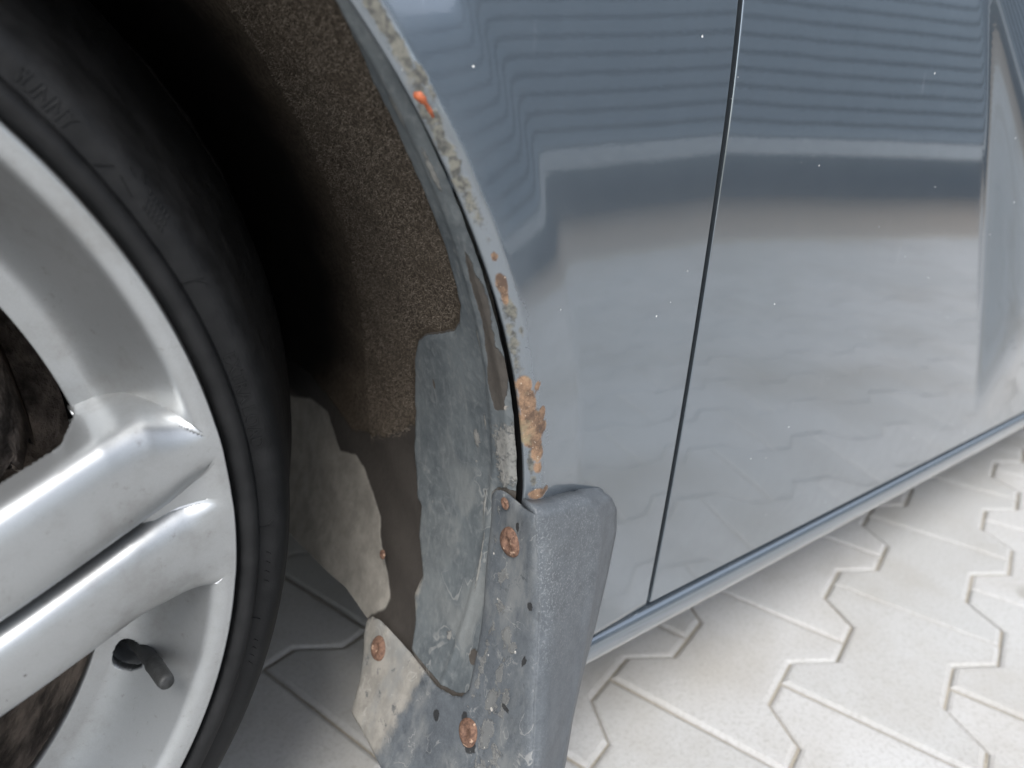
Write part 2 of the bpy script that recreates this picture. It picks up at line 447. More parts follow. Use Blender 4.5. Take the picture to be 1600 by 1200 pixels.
M = dict(
    paint=mat_paint(), panel=mat_liner_panel(), felt=mat_felt(), flap=mat_flap(), rust=mat_rust(), alloy=mat_alloy(),
    rubber=mat_rubber(), paver=mat_paver(), sand=mat_sand(),
    black=mat_plain('black_plastic', (0.010, 0.010, 0.011), 0.6, var=0.3),
    under=mat_plain('underbody_coating', (0.020, 0.019, 0.018), 0.85, var=0.4, scale=20),
    lightened=mat_plain('bounce_underbody', (0.22, 0.20, 0.17), 0.95, var=0.3, scale=12),  # not dust: paled so the underside bounces light on to the ground
    brake=mat_plain('brake_disc_rust', (0.16, 0.135, 0.115), 0.6, 0.25, var=0.6, scale=45, bump=0.001),
    caliper=mat_plain('caliper_grime', (0.15, 0.125, 0.105), 0.8, 0.1, var=0.7, scale=70, bump=0.002),
    valve=mat_plain('valve_rubber', (0.020, 0.021, 0.021), 0.55, var=0.35, scale=300, bump=0.0003),
    orange=mat_plain('orange_plastic', (0.34, 0.085, 0.030), 0.6, var=0.35, scale=500),
    fibre=mat_plain('felt_fibre', (0.22, 0.185, 0.148), 0.9, var=0.6, scale=900, spec=0.1),
    gravel=mat_plain('gravel', (0.36, 0.30, 0.24), 0.95, var=0.35, scale=60, bump=0.01),
    soil=mat_plain('yard_soil', (0.25, 0.24, 0.17), 0.95, var=0.3, scale=3, bump=0.02),
    plinth=mat_plain('plinth_concrete', (0.075, 0.105, 0.140), 0.8, var=0.12, scale=12, bump=0.002),
    cap=mat_plain('pale_concrete', (0.80, 0.80, 0.76), 0.85, var=0.12, scale=14, bump=0.002),
    slat=mat_plain('slat_coating', (0.30, 0.36, 0.42), 0.45, 0.0, var=0.08, scale=8),
    post=mat_plain('post_coating', (0.030, 0.036, 0.042), 0.5, 0.1, var=0.1),
    render_w=mat_plain('white_render', (0.78, 0.77, 0.74), 0.9, var=0.05, scale=8, bump=0.002),
    beige=mat_plain('beige_render', (0.46, 0.41, 0.34), 0.9, var=0.08, scale=8, bump=0.002),
    roof=mat_plain('roof_tiles', (0.13, 0.10, 0.09), 0.8, var=0.25, scale=16, bump=0.01),
    frame=mat_plain('window_frame', (0.75, 0.75, 0.74), 0.5, var=0.05),
    glass=mat_plain('dark_glass', (0.02, 0.025, 0.03), 0.06, var=0.1, coat=0.5),
    lens=mat_plain('lamp_lens', (0.55, 0.56, 0.58), 0.12, var=0.1, coat=1.0),
    red=mat_plain('tail_lens', (0.35, 0.02, 0.02), 0.15, var=0.1, coat=1.0),
)

# ------------------------------------------------------------------ the ground
PA = R(-73.0)                                   # direction of the paver rows' straight joints
AX = np.array([math.cos(PA), math.sin(PA)]); BX = np.array([-AX[1], AX[0]])
def ab(a, b): return AX * a + BX * b

ground = obj('ground', [(-400, -400, -0.075), (400, -400, -0.075), (400, 400, -0.075), (-400, 400, -0.075)], [(0, 1, 2, 3)], M['soil'], smooth=False)
tag(ground, kind='structure')
A0, A1, B0, B1 = -4.2, 2.25, -5.2, 7.5
bed_v = []
for a, b in ((A0, B0), (A1, B0), (A1, B1), (A0, B1)):
    q = ab(a, b); bed_v.append((q[0], q[1], -0.0033))
pavement = obj('pavement', bed_v, [(0, 1, 2, 3)], M['sand'], smooth=False)
tag(pavement, kind='structure')

PITCH_A, PITCH_B = 0.1275, 0.1938
J = 0.0013                                       # half joint
def paver_outline(inset):
    wE = PITCH_A / 2 + 0.0175 - J - inset; wW = PITCH_A / 2 - 0.0175 - J - inset; hb = PITCH_B / 2 - J - inset
    b1, b2 = 0.064, 0.033
    side = [(wE, -hb), (wE, -b1), (wW, -b2), (wW, b2), (wE, b1), (wE, hb)]
    return side + [(-a, b) for a, b in reversed(side)]
def paver_data(depth=0.05):
    rings = [(0.0042, 0.0), (0.0014, -0.0010), (0.0, -0.0026), (0.0, -depth)]
    v = []
    for ins, z in rings:
        for a, b in paver_outline(ins):
            q = ab(a, b); v.append((q[0], q[1], z))
    n = 12; f = [tuple(range(n))]
    for k in range(3):
        for i in range(n):
            f.append((k * n + i, (k + 1) * n + i, (k + 1) * n + (i + 1) % n, k * n + (i + 1) % n))
    return v, f
pv, pf = paver_data()
spots = []
ka0, ka1 = int(A0 / PITCH_A) + 1, int(A1 / PITCH_A) - 1
for i in range(ka0, ka1 + 1):
    a = -0.0065 + i * PITCH_A                    # column centres
    off = 0.0 if i % 2 == 0 else PITCH_B / 2
    kb0, kb1 = int(B0 / PITCH_B) + 1, int(B1 / PITCH_B) - 1
    for k in range(kb0, kb1 + 1):
        b = 0.568 + PITCH_B / 2 + off + k * PITCH_B
        q = ab(a, b)
        spots.append((q[0], q[1]))
spots = np.array(spots)
dist = np.hypot((spots[:, 0] - 0.75) * 0.85, spots[:, 1] - 0.05)
order = np.argsort(dist)
proto = obj('paver', pv, pf, M['paver'], pavement, smooth=False)
prm = proto.data
for n_, k in enumerate(order[:290]):
    o = proto if n_ == 0 else proto.copy()
    if n_:
        COL.objects.link(o); o.parent = pavement
    o.location = (spots[k, 0], spots[k, 1], rng.uniform(-0.0008, 0.0008))
    o.rotation_euler = (rng.normal(0, 0.0030), rng.normal(0, 0.0030), rng.normal(0, 0.004))
rest = spots[order[290:]]
base = np.array(pv[:36]); nf = len(rest)         # top, chamfer and upper side only
V = (base[None] + np.c_[rest, rng.uniform(-0.0008, 0.0008, nf)][:, None, :]).reshape(-1, 3)
F = []
pf_top = [f for f in pf if max(f) < 36]
for k in range(nf):
    F += [tuple(i + 36 * k for i in f) for f in pf_top]
pr = obj('paver_field', V, F, M['paver'], pavement, smooth=False)
tag(pr, kind='stuff')
gv = []
for a, b in ((A1 + 0.0, B0), (4.2, B0), (4.2, B1 + 3), (A1, B1 + 3)):
    q = ab(a, b); gv.append((q[0], q[1], -0.012))
verge = obj('gravel_verge', gv, [(0, 1, 2, 3)], M['gravel'], smooth=False)
tag(verge, kind='structure')

# ------------------------------------------------------------------ the car
WC = np.array([-0.1824, 0.2875, 0.315])          # centre of the wheel's outer face
YC = 1.126                                       # centre plane of the car
WB = 2.60                                        # wheelbase
car = empty('car', (1.1, YC, 0))
tag(car, 'grey blue metallic car with a rusty front wheel arch, alloy wheels and mud flap', 'car')
CINV = Matrix.Translation((-1.1, -YC, 0))
def part(o, parent=car):
    o.parent = parent
    if parent is car: o.matrix_parent_inverse = CINV
    return o

def RT(th):                                      # liner radius by angle (degrees)
    return 0.3675 - 0.00045 * np.clip(th, 0, 40)
def RA(th): return RT(th) - 0.003                # arch edge

def base_y(x, z):
    x = np.asarray(x, float); z = np.asarray(z, float)
    t = z - 0.47
    y = 0.2320 + np.where(t < 0, 0.115 * t * t, 0.48 * t * t)
    y = y + 0.9 * np.clip(-0.55 - x, 0, None) ** 2 + 0.35 * np.clip(x - 2.5, 0, None) ** 2
    return y

def door_swell(x, z):
    xr = 0.557 + (0.567 - z) * 0.62
    d = 0.95 * softplus(x - xr, 0.0016)
    d = 0.026 * (1 - np.exp(-d / 0.026))
    return d * sstep(0.20, 0.36, z) * (1 - 0.55 * sstep(0.40, 0.66, z)) * sstep(1.30, 0.95, x)

def fender_y(x, z, wcx, mirror=False):
    dx = (np.asarray(x) - wcx) * (-1 if mirror else 1); dz = np.asarray(z) - WC[2]
    th = np.degrees(np.arctan2(dz, dx)); rr = np.hypot(dx, dz) - RA(th)
    fl = 0.0085 * softplus(1 - rr / 0.038, 0.04) * (1 - 0.55 * sstep(8, 34, th))
    lip = (0.0050 - 0.0022 * sstep(18, 32, th)) * np.clip((0.0085 - rr) / 0.0085, 0, 1) ** 1.3
    twist = 0.0 if mirror else 0.23 * np.clip(XS - np.asarray(x), 0, 0.2) * (np.asarray(z) - 0.44) * sstep(-0.2, 0.05, np.asarray(x))
    return base_y(x, z) - fl + lip + twist, th, rr

XS, ZB, ZT = 0.2985, 0.1885, 0.84
def make_fender(wcx, xs, xe, mirror):
    ze = ZT if mirror else 0.67                       # height of the far upper corner
    """panel round a wheel arch, from the seam xs over the arch to xe"""
    sg = -1 if mirror else 1
    ths = np.concatenate([np.linspace(-20.2, 40, 190), np.linspace(41, 200, 110)[:]])
    us = np.concatenate([np.linspace(0, 0.05, 10), np.linspace(0.06, 0.30, 26), np.linspace(0.32, 0.975, 34), [0.99, 0.996, 0.9985, 1.0]])
    rows = []
    for th in ths:
        ra = float(RA(th)); ax = sg * ra * math.cos(R(th)); az = ra * math.sin(R(th)) + WC[2]
        if th < 45: ox, oz = xs - wcx, ZB + (ZT - ZB) * (th + 20.2) / 65.2
        elif th < 135: ox, oz = (xs - wcx) + (xe - xs) * (th - 45) / 90, ZT + (ze - ZT) * (th - 45) / 90
        else: ox, oz = xe - wcx, ze - (ze - 0.22) * (th - 135) / 65
        rows.append([(wcx + ax + (ox - ax) * u, az + (oz - az) * u) for u in us])
    G = np.array(rows); x = G[..., 0]; z = G[..., 1]
    y, th, rr = fender_y(x, z, wcx, mirror)
    # hem turned in along the arch, edge turned in along the seam
    P = np.stack([x, y, z], -1)
    def inner(dr, dy):
        q = P[:, :1].copy()
        c = np.array([wcx, 0, WC[2]]); d = q - c; rad = np.hypot(d[..., 0], d[..., 2])
        q[..., 0] = c[0] + d[..., 0] * (rad + dr) / rad; q[..., 2] = c[2] + d[..., 2] * (rad + dr) / rad
        q[..., 1] += dy
        return q
    last = P[:, -1:].copy()
    dirv = P[:, -1:] - P[:, -2:-1]; dirv /= np.linalg.norm(dirv, axis=-1, keepdims=True)
    e1 = last + dirv * 0.0004; e1[..., 1] += 0.0003
    e2 = last + dirv * 0.0005; e2[..., 1] += 0.0010
    e3 = last - dirv * 0.0030; e3[..., 1] += 0.012
    P = np.concatenate([inner(0.0060, 0.0045), inner(0.0020, 0.0034), inner(0.0, 0.0016), P, e1, e2, e3], 1)
    n, m = P.shape[:2]
    # bottom edge turned in
    b1 = P[:1].copy(); b1[..., 2] -= 0.001; b1[..., 1] += 0.002
    b2 = P[:1].copy(); b2[..., 2] -= 0.001; b2[..., 1] += 0.02
    P = np.concatenate([b2, b1, P], 0); n += 2
    return P, n, m

def field(th, rr, blobs):
    f = np.zeros_like(th)
    for t0, r0, st, sr, k in blobs:
        f = np.maximum(f, k * np.exp(-((th - t0) / st) ** 2 - ((rr - r0) / sr) ** 2))
    return f
RUST = [(18.1, 0.004, 0.45, 0.0018, 0.80), (16.2, 0.0035, 0.9, 0.0028, 0.95), (15.2, 0.003, 0.8, 0.002, 0.75),
        (8.6, 0.003, 0.8, 0.0040, 1.0), (7.2, 0.0035, 1.2, 0.0045, 1.0), (8.2, 0.0095, 0.35, 0.0024, 1.0), (5.6, 0.004, 1.1, 0.0065, 1.05), (6.0, 0.0105, 0.55, 0.0028, 0.95),
        (4.9, 0.0100, 0.6, 0.003, 0.95), (4.2, 0.004, 1.0, 0.0055, 0.95), (3.0, 0.006, 1.0, 0.0042, 0.85), (1.6, 0.006, 0.7, 0.0032, 0.72), (-0.6, 0.006, 0.55, 0.0055, 0.95), (-0.4, 0.011, 0.35, 0.003, 0.8)]
GRIME = [(31.5, 0.005, 2.2, 0.0035, 0.85), (29.6, 0.007, 1.0, 0.0028, 0.85), (33.5, 0.005, 2.5, 0.004, 0.85), (28.4, 0.0075, 0.9, 0.002, 0.7), (26.3, 0.003, 0.7, 0.003, 0.8), (24.8, 0.002, 0.8, 0.002, 0.6),
         (14.4, 0.004, 1.6, 0.0030, 0.78), (12.6, 0.006, 0.9, 0.002, 0.6), (10.4, 0.003, 1.2, 0.0025, 0.55), (2.2, 0.003, 2.5, 0.003, 0.66), (0.6, 0.004, 1.0, 0.003, 0.6), (38, 0.005, 3, 0.004, 0.8), (26, 0.003, 11, 0.0050, 0.66), (12, 0.002, 8, 0.0042, 0.60), (4, 0.008, 3.5, 0.004, 0.46)]

def fender_object(name, wcx, xs, xe, mirror, wear):
    P, n, m = make_fender(wcx, xs, xe, mirror)
    o = obj(name, P.reshape(-1, 3), grid_faces(n, m), M['paint'])
    dx = (P[..., 0] - wcx) * (-1 if mirror else 1); dz = P[..., 2] - WC[2]
    th = np.degrees(np.arctan2(dz, dx)); rr = np.hypot(dx, dz) - RA(th)
    k = 1.0 if wear else 0.0
    attr(o, 'rust', (field(th, rr, RUST) * k).ravel())
    attr(o, 'grime', (field(th, rr, GRIME) * k).ravel())
    d = 0.75 * np.exp(-np.clip(rr - 0.006, 0, None) / 0.013) * (0.35 + 0.65 * sstep(0.52, 0.33, P[..., 2])) + 0.30 * sstep(0.30, 0.19, P[..., 2])
    d = np.maximum(d, 0.8 * np.clip(1 - (rr - 0.0075) / 0.003, 0, 1)) + 0.10
    attr(o, 'dust', np.clip(d, 0, 1).ravel())
    return part(o)

def mirror_part(o):
    m = o.data.copy()
    co = np.empty(len(m.vertices) * 3, np.float32); m.vertices.foreach_get('co', co)
    co = co.reshape(-1, 3); co[:, 1] = 2 * YC - co[:, 1]
    m.vertices.foreach_set('co', co.ravel()); m.flip_normals(); m.update()
    c = bpy.data.objects.new(o.name.split('.')[0], m); COL.objects.link(c)
    return part(c)

fender = fender_object('front_fender', WC[0], XS, -0.78, False, True)
fender['label'] = 'front fender with rust patches and peeling paint along the arch lip'
mirror_part(fender)

def panel_grid(name, x0, x1, z0, z1, nx, nz, fy, xs=None):
    """body panel with edges rolled in on all four sides"""
    xs = np.linspace(x0, x1, nx) if xs is None else xs
    zs = np.r_[z0, z0 + 0.0004, z0 + 0.0012, np.linspace(z0 + 0.003, z1, nz)]
    X, Z = np.meshgrid(xs, zs, indexing='ij'); Y = fy(X, Z)
    P = np.stack([X, Y, Z], -1)
    def roll(q, ax, s):
        a = q.copy(); a[..., ax] += s * 0.0004; a[..., 1] += 0.0003
        b = q.copy(); b[..., ax] += s * 0.0005; b[..., 1] += 0.0010
        c = q.copy(); c[..., ax] -= s * 0.0030; c[..., 1] += 0.012
        return a, b, c
    a, b, c = roll(P[:1], 0, -1); d, e, f = roll(P[-1:], 0, 1)
    P = np.concatenate([c, b, a, P, d, e, f], 0)
    a, b, c = roll(P[:, :1], 2, -1); d, e, f = roll(P[:, -1:], 2, 1)
    P = np.concatenate([c, b, a, P, d, e, f], 1)
    n, m = P.shape[:2]
    o = obj(name, P.reshape(-1, 3), grid_faces(n, m), M['paint'])
    attr(o, 'rust', np.zeros(n * m)); attr(o, 'grime', np.zeros(n * m))
    attr(o, 'dust', (0.08 + 0.30 * sstep(0.30, 0.19, P[..., 2])).ravel())
    return part(o)

xs_door = np.concatenate([np.r_[0.3033, 0.3037, 0.3044, np.linspace(0.306, 0.50, 40)], np.linspace(0.502, 0.95, 260), np.linspace(0.96, 1.34, 30)])
door = panel_grid('front_door', 0, 0, ZB, 0.84, 0, 130, lambda x, z: base_y(x, z) - door_swell(x, z), xs_door)
mirror_part(door)
rdoor = panel_grid('rear_door', 1.3475, 2.02, ZB, 0.84, 40, 50, lambda x, z: base_y(x, z))
mirror_part(rdoor)
quarter = fender_object('quarter_panel', WC[0] + WB, 2.025, 3.02, True, False)
mirror_part(quarter)

# door handles
for dr in (door, rdoor):
    cx = 1.15 if dr is door else 1.86
    yb = float(base_y(cx, 0.74)) - 0.004
    pr_ = [(cx - 0.10, yb + 0.012), (cx - 0.085, yb - 0.014), (cx, yb - 0.020), (cx + 0.085, yb - 0.014), (cx + 0.10, yb + 0.012)]
    v = []
    for px, py in pr_:
        for k in range(8):
            t = k * math.pi / 4
            v.append((px, py + 0.007 * math.cos(t), 0.745 + 0.014 * math.sin(t)))
    h = obj('door_handle', v, grid_faces(5, 8, wrap=True), M['paint'], dr)

# sill under the doors
zs = [(0.004, 0.013), (-0.006, 0.012), (-0.0075, 0.010), (-0.0085, 0.004), (-0.0110, 0.0010), (-0.016, 0.000), (-0.022, 0.0005), (-0.028, 0.003), (-0.033, 0.008), (-0.036, 0.016), (-0.038, 0.030), (-0.0385, 0.05), (-0.0385, 0.12)]
sx = np.linspace(0.165, 2.03, 90)
P = np.array([[(x, float(base_y(x, ZB)) + dy, ZB + dz) for dz, dy in zs] for x in sx])
sill = part(obj('sill', P.reshape(-1, 3), grid_faces(90, len(zs)), M['paint']))
for nm in ('rust', 'grime'): attr(sill, nm, np.zeros(len(sill.data.vertices)))
attr(sill, 'dust', np.full(len(sill.data.vertices), 0.30))
mirror_part(sill)

# dark backing behind the seams
for x in (0.3014, 1.3442, 2.0222):
    z_ = np.linspace(0.17, 0.80, 20)
    v = []
    for z in z_:
        y = float(base_y(x, z)) + 0.0125
        v += [(x - 0.010, y, z), (x + 0.010, y, z)]
    part(obj('seam_backing', v, [(2 * i, 2 * i + 2, 2 * i + 3, 2 * i + 1) for i in range(19)], M['black']))

# ------------------------------------------------------------------ wheel arch liner
def cyl(th, y, off=0.0):
    r = RT(th) + off
    return np.stack([WC[0] + r * np.cos(np.radians(th)), np.asarray(y) + 0 * r, WC[2] + r * np.sin(np.radians(th))], -1)
DEG = 0.367 * math.pi / 180                     # metres along the liner per degree
def to_s(poly): return [(t * DEG, y) for t, y in poly]

MUD = [(-9.8, .5494), (-8.1, .5093), (-8.0, .4749), (-9.6, .4589), (-11.2, .4472), (-10.0, .42), (-10.6, .4039), (-12.1, .3854), (-13.8, .372), (-15.6, .3669), (-17.8, .3508), (-20.2, .3369), (-21.2, .3371), (-23.7, .3511), (-28, .36), (-28, .64), (-10, .64)]
WET = [(-6, .62), (-5.0, .51), (-7.5, .43), (-5.5, .38), (-2, .345), (-2, .33), (-30, .27), (-30, .64)]
ths = np.concatenate([np.linspace(0, 1, 250) ** 1.0 * 66, 66 + np.linspace(0.02, 1, 60) * 160])
ys = np.concatenate([np.linspace(0.243, 0.46, 140), np.linspace(0.465, 0.62, 30)])
bot = np.interp(ys, [0.243, 0.3506, 0.3894, 0.424, 0.4674, 0.4947, 0.62], [-24.6, -23.8, -23.7, -24.4, -25.1, -25.3, -26.0])
T = bot[None, :] + ths[:, None] * np.where(ths[:, None] < 1e-9, 0, 1)
Y = np.repeat(ys[None, :], len(ths), 0)
wav = 0.0010 * np.sin(T * 0.9) * np.sin(Y * 60)
P = cyl(T, Y, wav)
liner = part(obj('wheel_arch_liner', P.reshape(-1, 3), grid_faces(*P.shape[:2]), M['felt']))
q = np.c_[(T * DEG).ravel(), Y.ravel()]
d, _ = sdf(to_s(MUD), q); attr(liner, 'mud', np.clip(0.5 + d / 0.012, 0, 1))
attr(liner, 'deep_shade', np.clip((Y - np.interp(T, [-30, -8, 0, 35], [0.62, 0.52, 0.44, 0.39])) / 0.11 + 0.5, 0, 1).ravel() * (T.ravel() > -9))  # painted shade: liner colour darkens with depth behind the tyre
d, _ = sdf(to_s(WET), q); attr(liner, 'wet_shade', np.clip(0.5 + d / 0.016, 0, 1))
liner['label'] = 'dark brown felt wheel arch liner with dried mud low down'

# loose fibres standing out of the felt
nfib = 26000
ft = rng.uniform(-8, 40, nfib); fy_ = rng.uniform(0.246, 0.41, nfib)
dP, _ = sdf(to_s([(t, y) for t, y in [(-3, .345), (1.3, .34), (5.5, .333), (7.7, .325), (9.0, .316), (10.7, .281), (13.5, .267), (20.6, .264), (31.5, .256), (40, .25), (40, .35), (0, .41), (-7, .40)]]), np.c_[ft * DEG, fy_])
keep = dP > 0.0005
ft, fy_ = ft[keep], fy_[keep]; nfib = len(ft)
p0 = cyl(ft, fy_, -0.0004)
nrm = np.stack([-np.cos(np.radians(ft)), 0 * ft, -np.sin(np.radians(ft))], -1)
tv = np.stack([-np.sin(np.radians(ft)), 0 * ft, np.cos(np.radians(ft))], -1)
ang = rng.uniform(0, 2 * math.pi, nfib); ln = rng.uniform(0.0012, 0.0038, nfib)
dv = (tv * np.cos(ang)[:, None] + np.array([0, 1, 0]) * np.sin(ang)[:, None]) * ln[:, None]
sd = (-tv * np.sin(ang)[:, None] + np.array([0, 1, 0]) * np.cos(ang)[:, None]) * 0.00006
lift = nrm * rng.uniform(0.0002, 0.0013, nfib)[:, None]
mid = p0 + dv * 0.5 + lift; end = p0 + dv + lift * 0.4 + sd * rng.normal(0, 6, nfib)[:, None]
V = np.stack([p0 - sd, p0 + sd, mid - sd, mid + sd, end - sd, end + sd], 1).reshape(-1, 3)
k6 = np.arange(nfib)[:, None] * 6
F = np.concatenate([k6 + np.array([[0, 1, 3, 2]]), k6 + np.array([[2, 3, 5, 4]])])
fib = obj('felt_fibres', V, F, M['fibre'], liner)
tag(fib, kind='stuff')

# outline of the mud flap's front face (degrees round the wheel, metres inboard)
FLAP_TOP = [(-23.3, .3433), (-22.6, .3397), (-22.1, .3312), (-22.0, .3199), (-21.9, .2954), (-21.9, .2769), (-21.8, .2614), (-21.0, .2466), (-20.3, .2403), (-19.3, .2371), (-16.9, .2398), (-14.8, .2415), (-11.7, .2437), (-7.7, .2477), (-2.4, .2515), (-1.8, .2485), (-1.4, .2421), (-1.5, .2247), (-1.3, .2165)]
CORN = [(-1.3, .2135), (-5.7, .2073), (-10.6, .2001), (-15.1, .191), (-19.4, .181), (-24, .174), (-30, .169), (-36, .166)]
FLAP_L = [(-24.6, .3416), (-25.6, .3371), (-28.3, .3284), (-31.2, .3211), (-31.3, .2998), (-31.7, .2758), (-33.5, .25), (-35, .21)]
FLAP_POLY = FLAP_TOP + [(t, y + 0.003) for t, y in CORN[1:]] + FLAP_L[::-1]

# dusty plastic edge and guard of the liner
PANEL_L = [(34.4, .2476), (32.8, .253), (31.5, .2546), (29.9, .2589), (27.8, .2592), (25.2, .2622), (23.0, .2622), (20.6, .2628), (18.4, .2627), (17.4, .2633), (15.6, .2646), (13.5, .2656), (11.7, .2717), (10.7, .2788), (9.7, .2949), (8.7, .314), (7.7, .3236), (5.5, .3315), (1.3, .3383), (-4.0, .3392), (-8.7, .3295), (-8.9, .3244), (-11.7, .322), (-15.0, .3086), (-17.2, .3124), (-19.1, .304), (-21.8, .2987), (-23.4, .2812), (-23.6, .2655), (-23.8, .2505)]
OUT = 0.2374
panel_poly = [(70, .2490), (50, .2485)] + PANEL_L + [(-24, OUT), (8, OUT), (20, OUT + 0.0022), (34, OUT + 0.0026), (70, OUT + 0.0026)]
ps = wobble(to_s(panel_poly), 0.004, 0.0004, 3)
pts, fc, D = trim_grid(ps, 0.0016)
th = pts[:, 0] / DEG
off = -0.0006 - 0.0024 * sstep(0, 0.0035, D) - 0.0010 * np.exp(-((pts[:, 1] - np.interp(th, [-25, 10, 34, 70], [0.262, 0.250, 0.2445, 0.2445])) / 0.0022) ** 2)
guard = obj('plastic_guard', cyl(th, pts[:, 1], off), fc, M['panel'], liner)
guard['label'] = 'dusty grey plastic guard of the wheel arch liner'
STREAK = [(18.6, .2425), (17.0, .2415), (14.6, .2397), (11.1, .2406), (9.5, .236), (5.8, .2412), (5.3, .2491), (7.4, .2507), (9.6, .2485), (12.8, .2460), (15.3, .2467), (17.3, .2454)]
SCRAPE = [(3.9, .2539), (5.1, .2342), (-0.3, .2332), (-1.9, .2468), (0.5, .2532)]
d, _ = sdf(to_s(STREAK), pts); wet_shade = np.clip(0.5 + d / 0.006, 0, 1)
edge = np.clip(1.05 - D / 0.0016, 0, 1) * (th > 5) * (th < 16) * (pts[:, 1] > 0.262)
for t0, y0, st, sy in ((4.3, .3089, 0.55, .0016), (-16.9, .2446, 0.8, .004)):
    wet_shade = np.maximum(wet_shade, 1.1 * np.exp(-((th - t0) / st) ** 2 - ((pts[:, 1] - y0) / sy) ** 2))
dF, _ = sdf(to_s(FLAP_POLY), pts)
wet_shade = np.maximum(wet_shade, np.clip(1.0 + (dF + 0.0006) / 0.0030, 0, 1) * (th < -0.8))  # gap shadow along the flap edge, painted into the guard's colour
attr(guard, 'wet_shade', np.maximum(wet_shade, edge))
d, _ = sdf(to_s(SCRAPE), pts); scr = np.clip(0.36 + d / 0.022, 0, 0.60)
for t0, y0, st, sy in ((1.6, .2687, 1.0, .0035), (3.6, .2590, 1.0, .0015), (11.1, .2531, 1.5, .0012), (-17.3, .2681, 0.7, .003), (-4.0, .2600, 2.5, .0012), (-9.0, .2560, 4.0, .0012), (28, .2480, 1.5, .003), (24, .2440, 2.0, .002)):
    scr = np.maximum(scr, 0.8 * np.exp(-((th - t0) / st) ** 2 - ((pts[:, 1] - y0) / sy) ** 2))
attr(guard, 'scrape', scr)
attr(guard, 'tide', sstep(8, -2, th) * (0.35 + 0.65 * sstep(0.300, 0.262, pts[:, 1])))
attr(guard, 'mud', 0.75 * sstep(0.286, 0.320, pts[:, 1]) * sstep(-8, -17, th))
attr(guard, 'crumb', 0.30 * np.exp(-((th - 7) / 3.0) ** 2 - ((pts[:, 1] - .2445) / .006) ** 2) + 0.12 * np.exp(-((th - 0) / 4.0) ** 2 - ((pts[:, 1] - .240) / .01) ** 2))

v = []
for t in np.linspace(-26, 200, 160):
    for y_, o_ in ((0.2345, 0.0045), (0.2450, 0.0045)):
        v.append(cyl(np.array(t), np.array(y_), o_))
part(obj('arch_gap_shade', v, [(2 * i, 2 * i + 2, 2 * i + 3, 2 * i + 1) for i in range(159)], M['black']))  # black strip that paints the shade inside the arch gap

# inside wall of the wheel house and floor beside it
wall = []
for r in (0.02, 0.37):
    for k in range(48):
        t = k * 2 * math.pi / 48
        wall.append((WC[0] + r * math.cos(t), 0.618, max(0.24, WC[2] + r * math.sin(t))))
part(obj('wheel_house_wall', wall, grid_faces(2, 48, wrap=True), M['under']))
v, f = box_data(0.205, 2.0, 0.36, 2 * YC - 0.36, 0.235, 0.26)
ub = part(obj('underbody', v, f, M['lightened'], smooth=False))  # pale colour added to bounce light beneath the car
v, f = box_data(-0.85, 0.20, 0.66, 2 * YC - 0.66, 0.25, 0.28)
part(obj('engine_undertray', v, f, M['lightened'], smooth=False))  # same light-bouncing pale colour as the underbody

# ------------------------------------------------------------------ mud flap
ps = wobble(to_s(FLAP_POLY), 0.003, 0.00012, 5)
pts, fc, D = trim_grid(ps, 0.0016)
th = pts[:, 0] / DEG
FOFF = -0.0050
def flap_off(th, y):                              # flap hangs a little clear of the liner
    return FOFF + 0.0008 * np.sin(th * 0.5) * np.sin(np.asarray(y) * 70)
Pf = cyl(th, pts[:, 1], flap_off(th, pts[:, 1]) + 0.0012 * np.exp(-D / 0.0012))
ct = np.array([c[0] for c in CORN]); cy = np.array([c[1] for c in CORN])
# outer side, wrapped round on to the fender
tt = np.concatenate([np.linspace(-1.3, -20, 70), np.linspace(-20.4, -36, 45)])
yy = np.interp(tt, ct, cy) if ct[0] < ct[-1] else np.interp(-tt, -ct, cy)
C0 = cyl(tt, yy, flap_off(tt, yy))
EZ = np.array([(.307, .2376, .2310, .2925), (.303, .2437, .2310, .2885), (.295, .2486, .2312, .2803), (.279, .2505, .2315, .2652), (.252, .2433, .2280, .2405), (.222, .2306, .2215, .2130), (.198, .2176, .2150, .1908), (.176, .2070, .2086, .1702), (.155, .1984, .2020, .1536), (.101, .1780, .1900, .1000)])
S = []
for c in C0:
    e = np.array([np.interp(-c[2], -EZ[:, 0], EZ[:, k]) for k in (1, 2, 3)])
    row = []
    for u in (0.0, 0.02, 0.05, 0.09, 0.15, 0.3, 0.45, 0.58, 0.64, 0.70, 0.76, 0.84, 0.93, 1.0):
        p = c + (e - c) * u
        p[1] += 0.0030 * (1 - float(sstep(0, 0.09, u))) - 0.0022 * math.sin(math.pi * u) - 0.0022 * math.exp(-((u - 0.67) / 0.08) ** 2)
        row.append(p)
    S.append(row)
S = np.array(S)
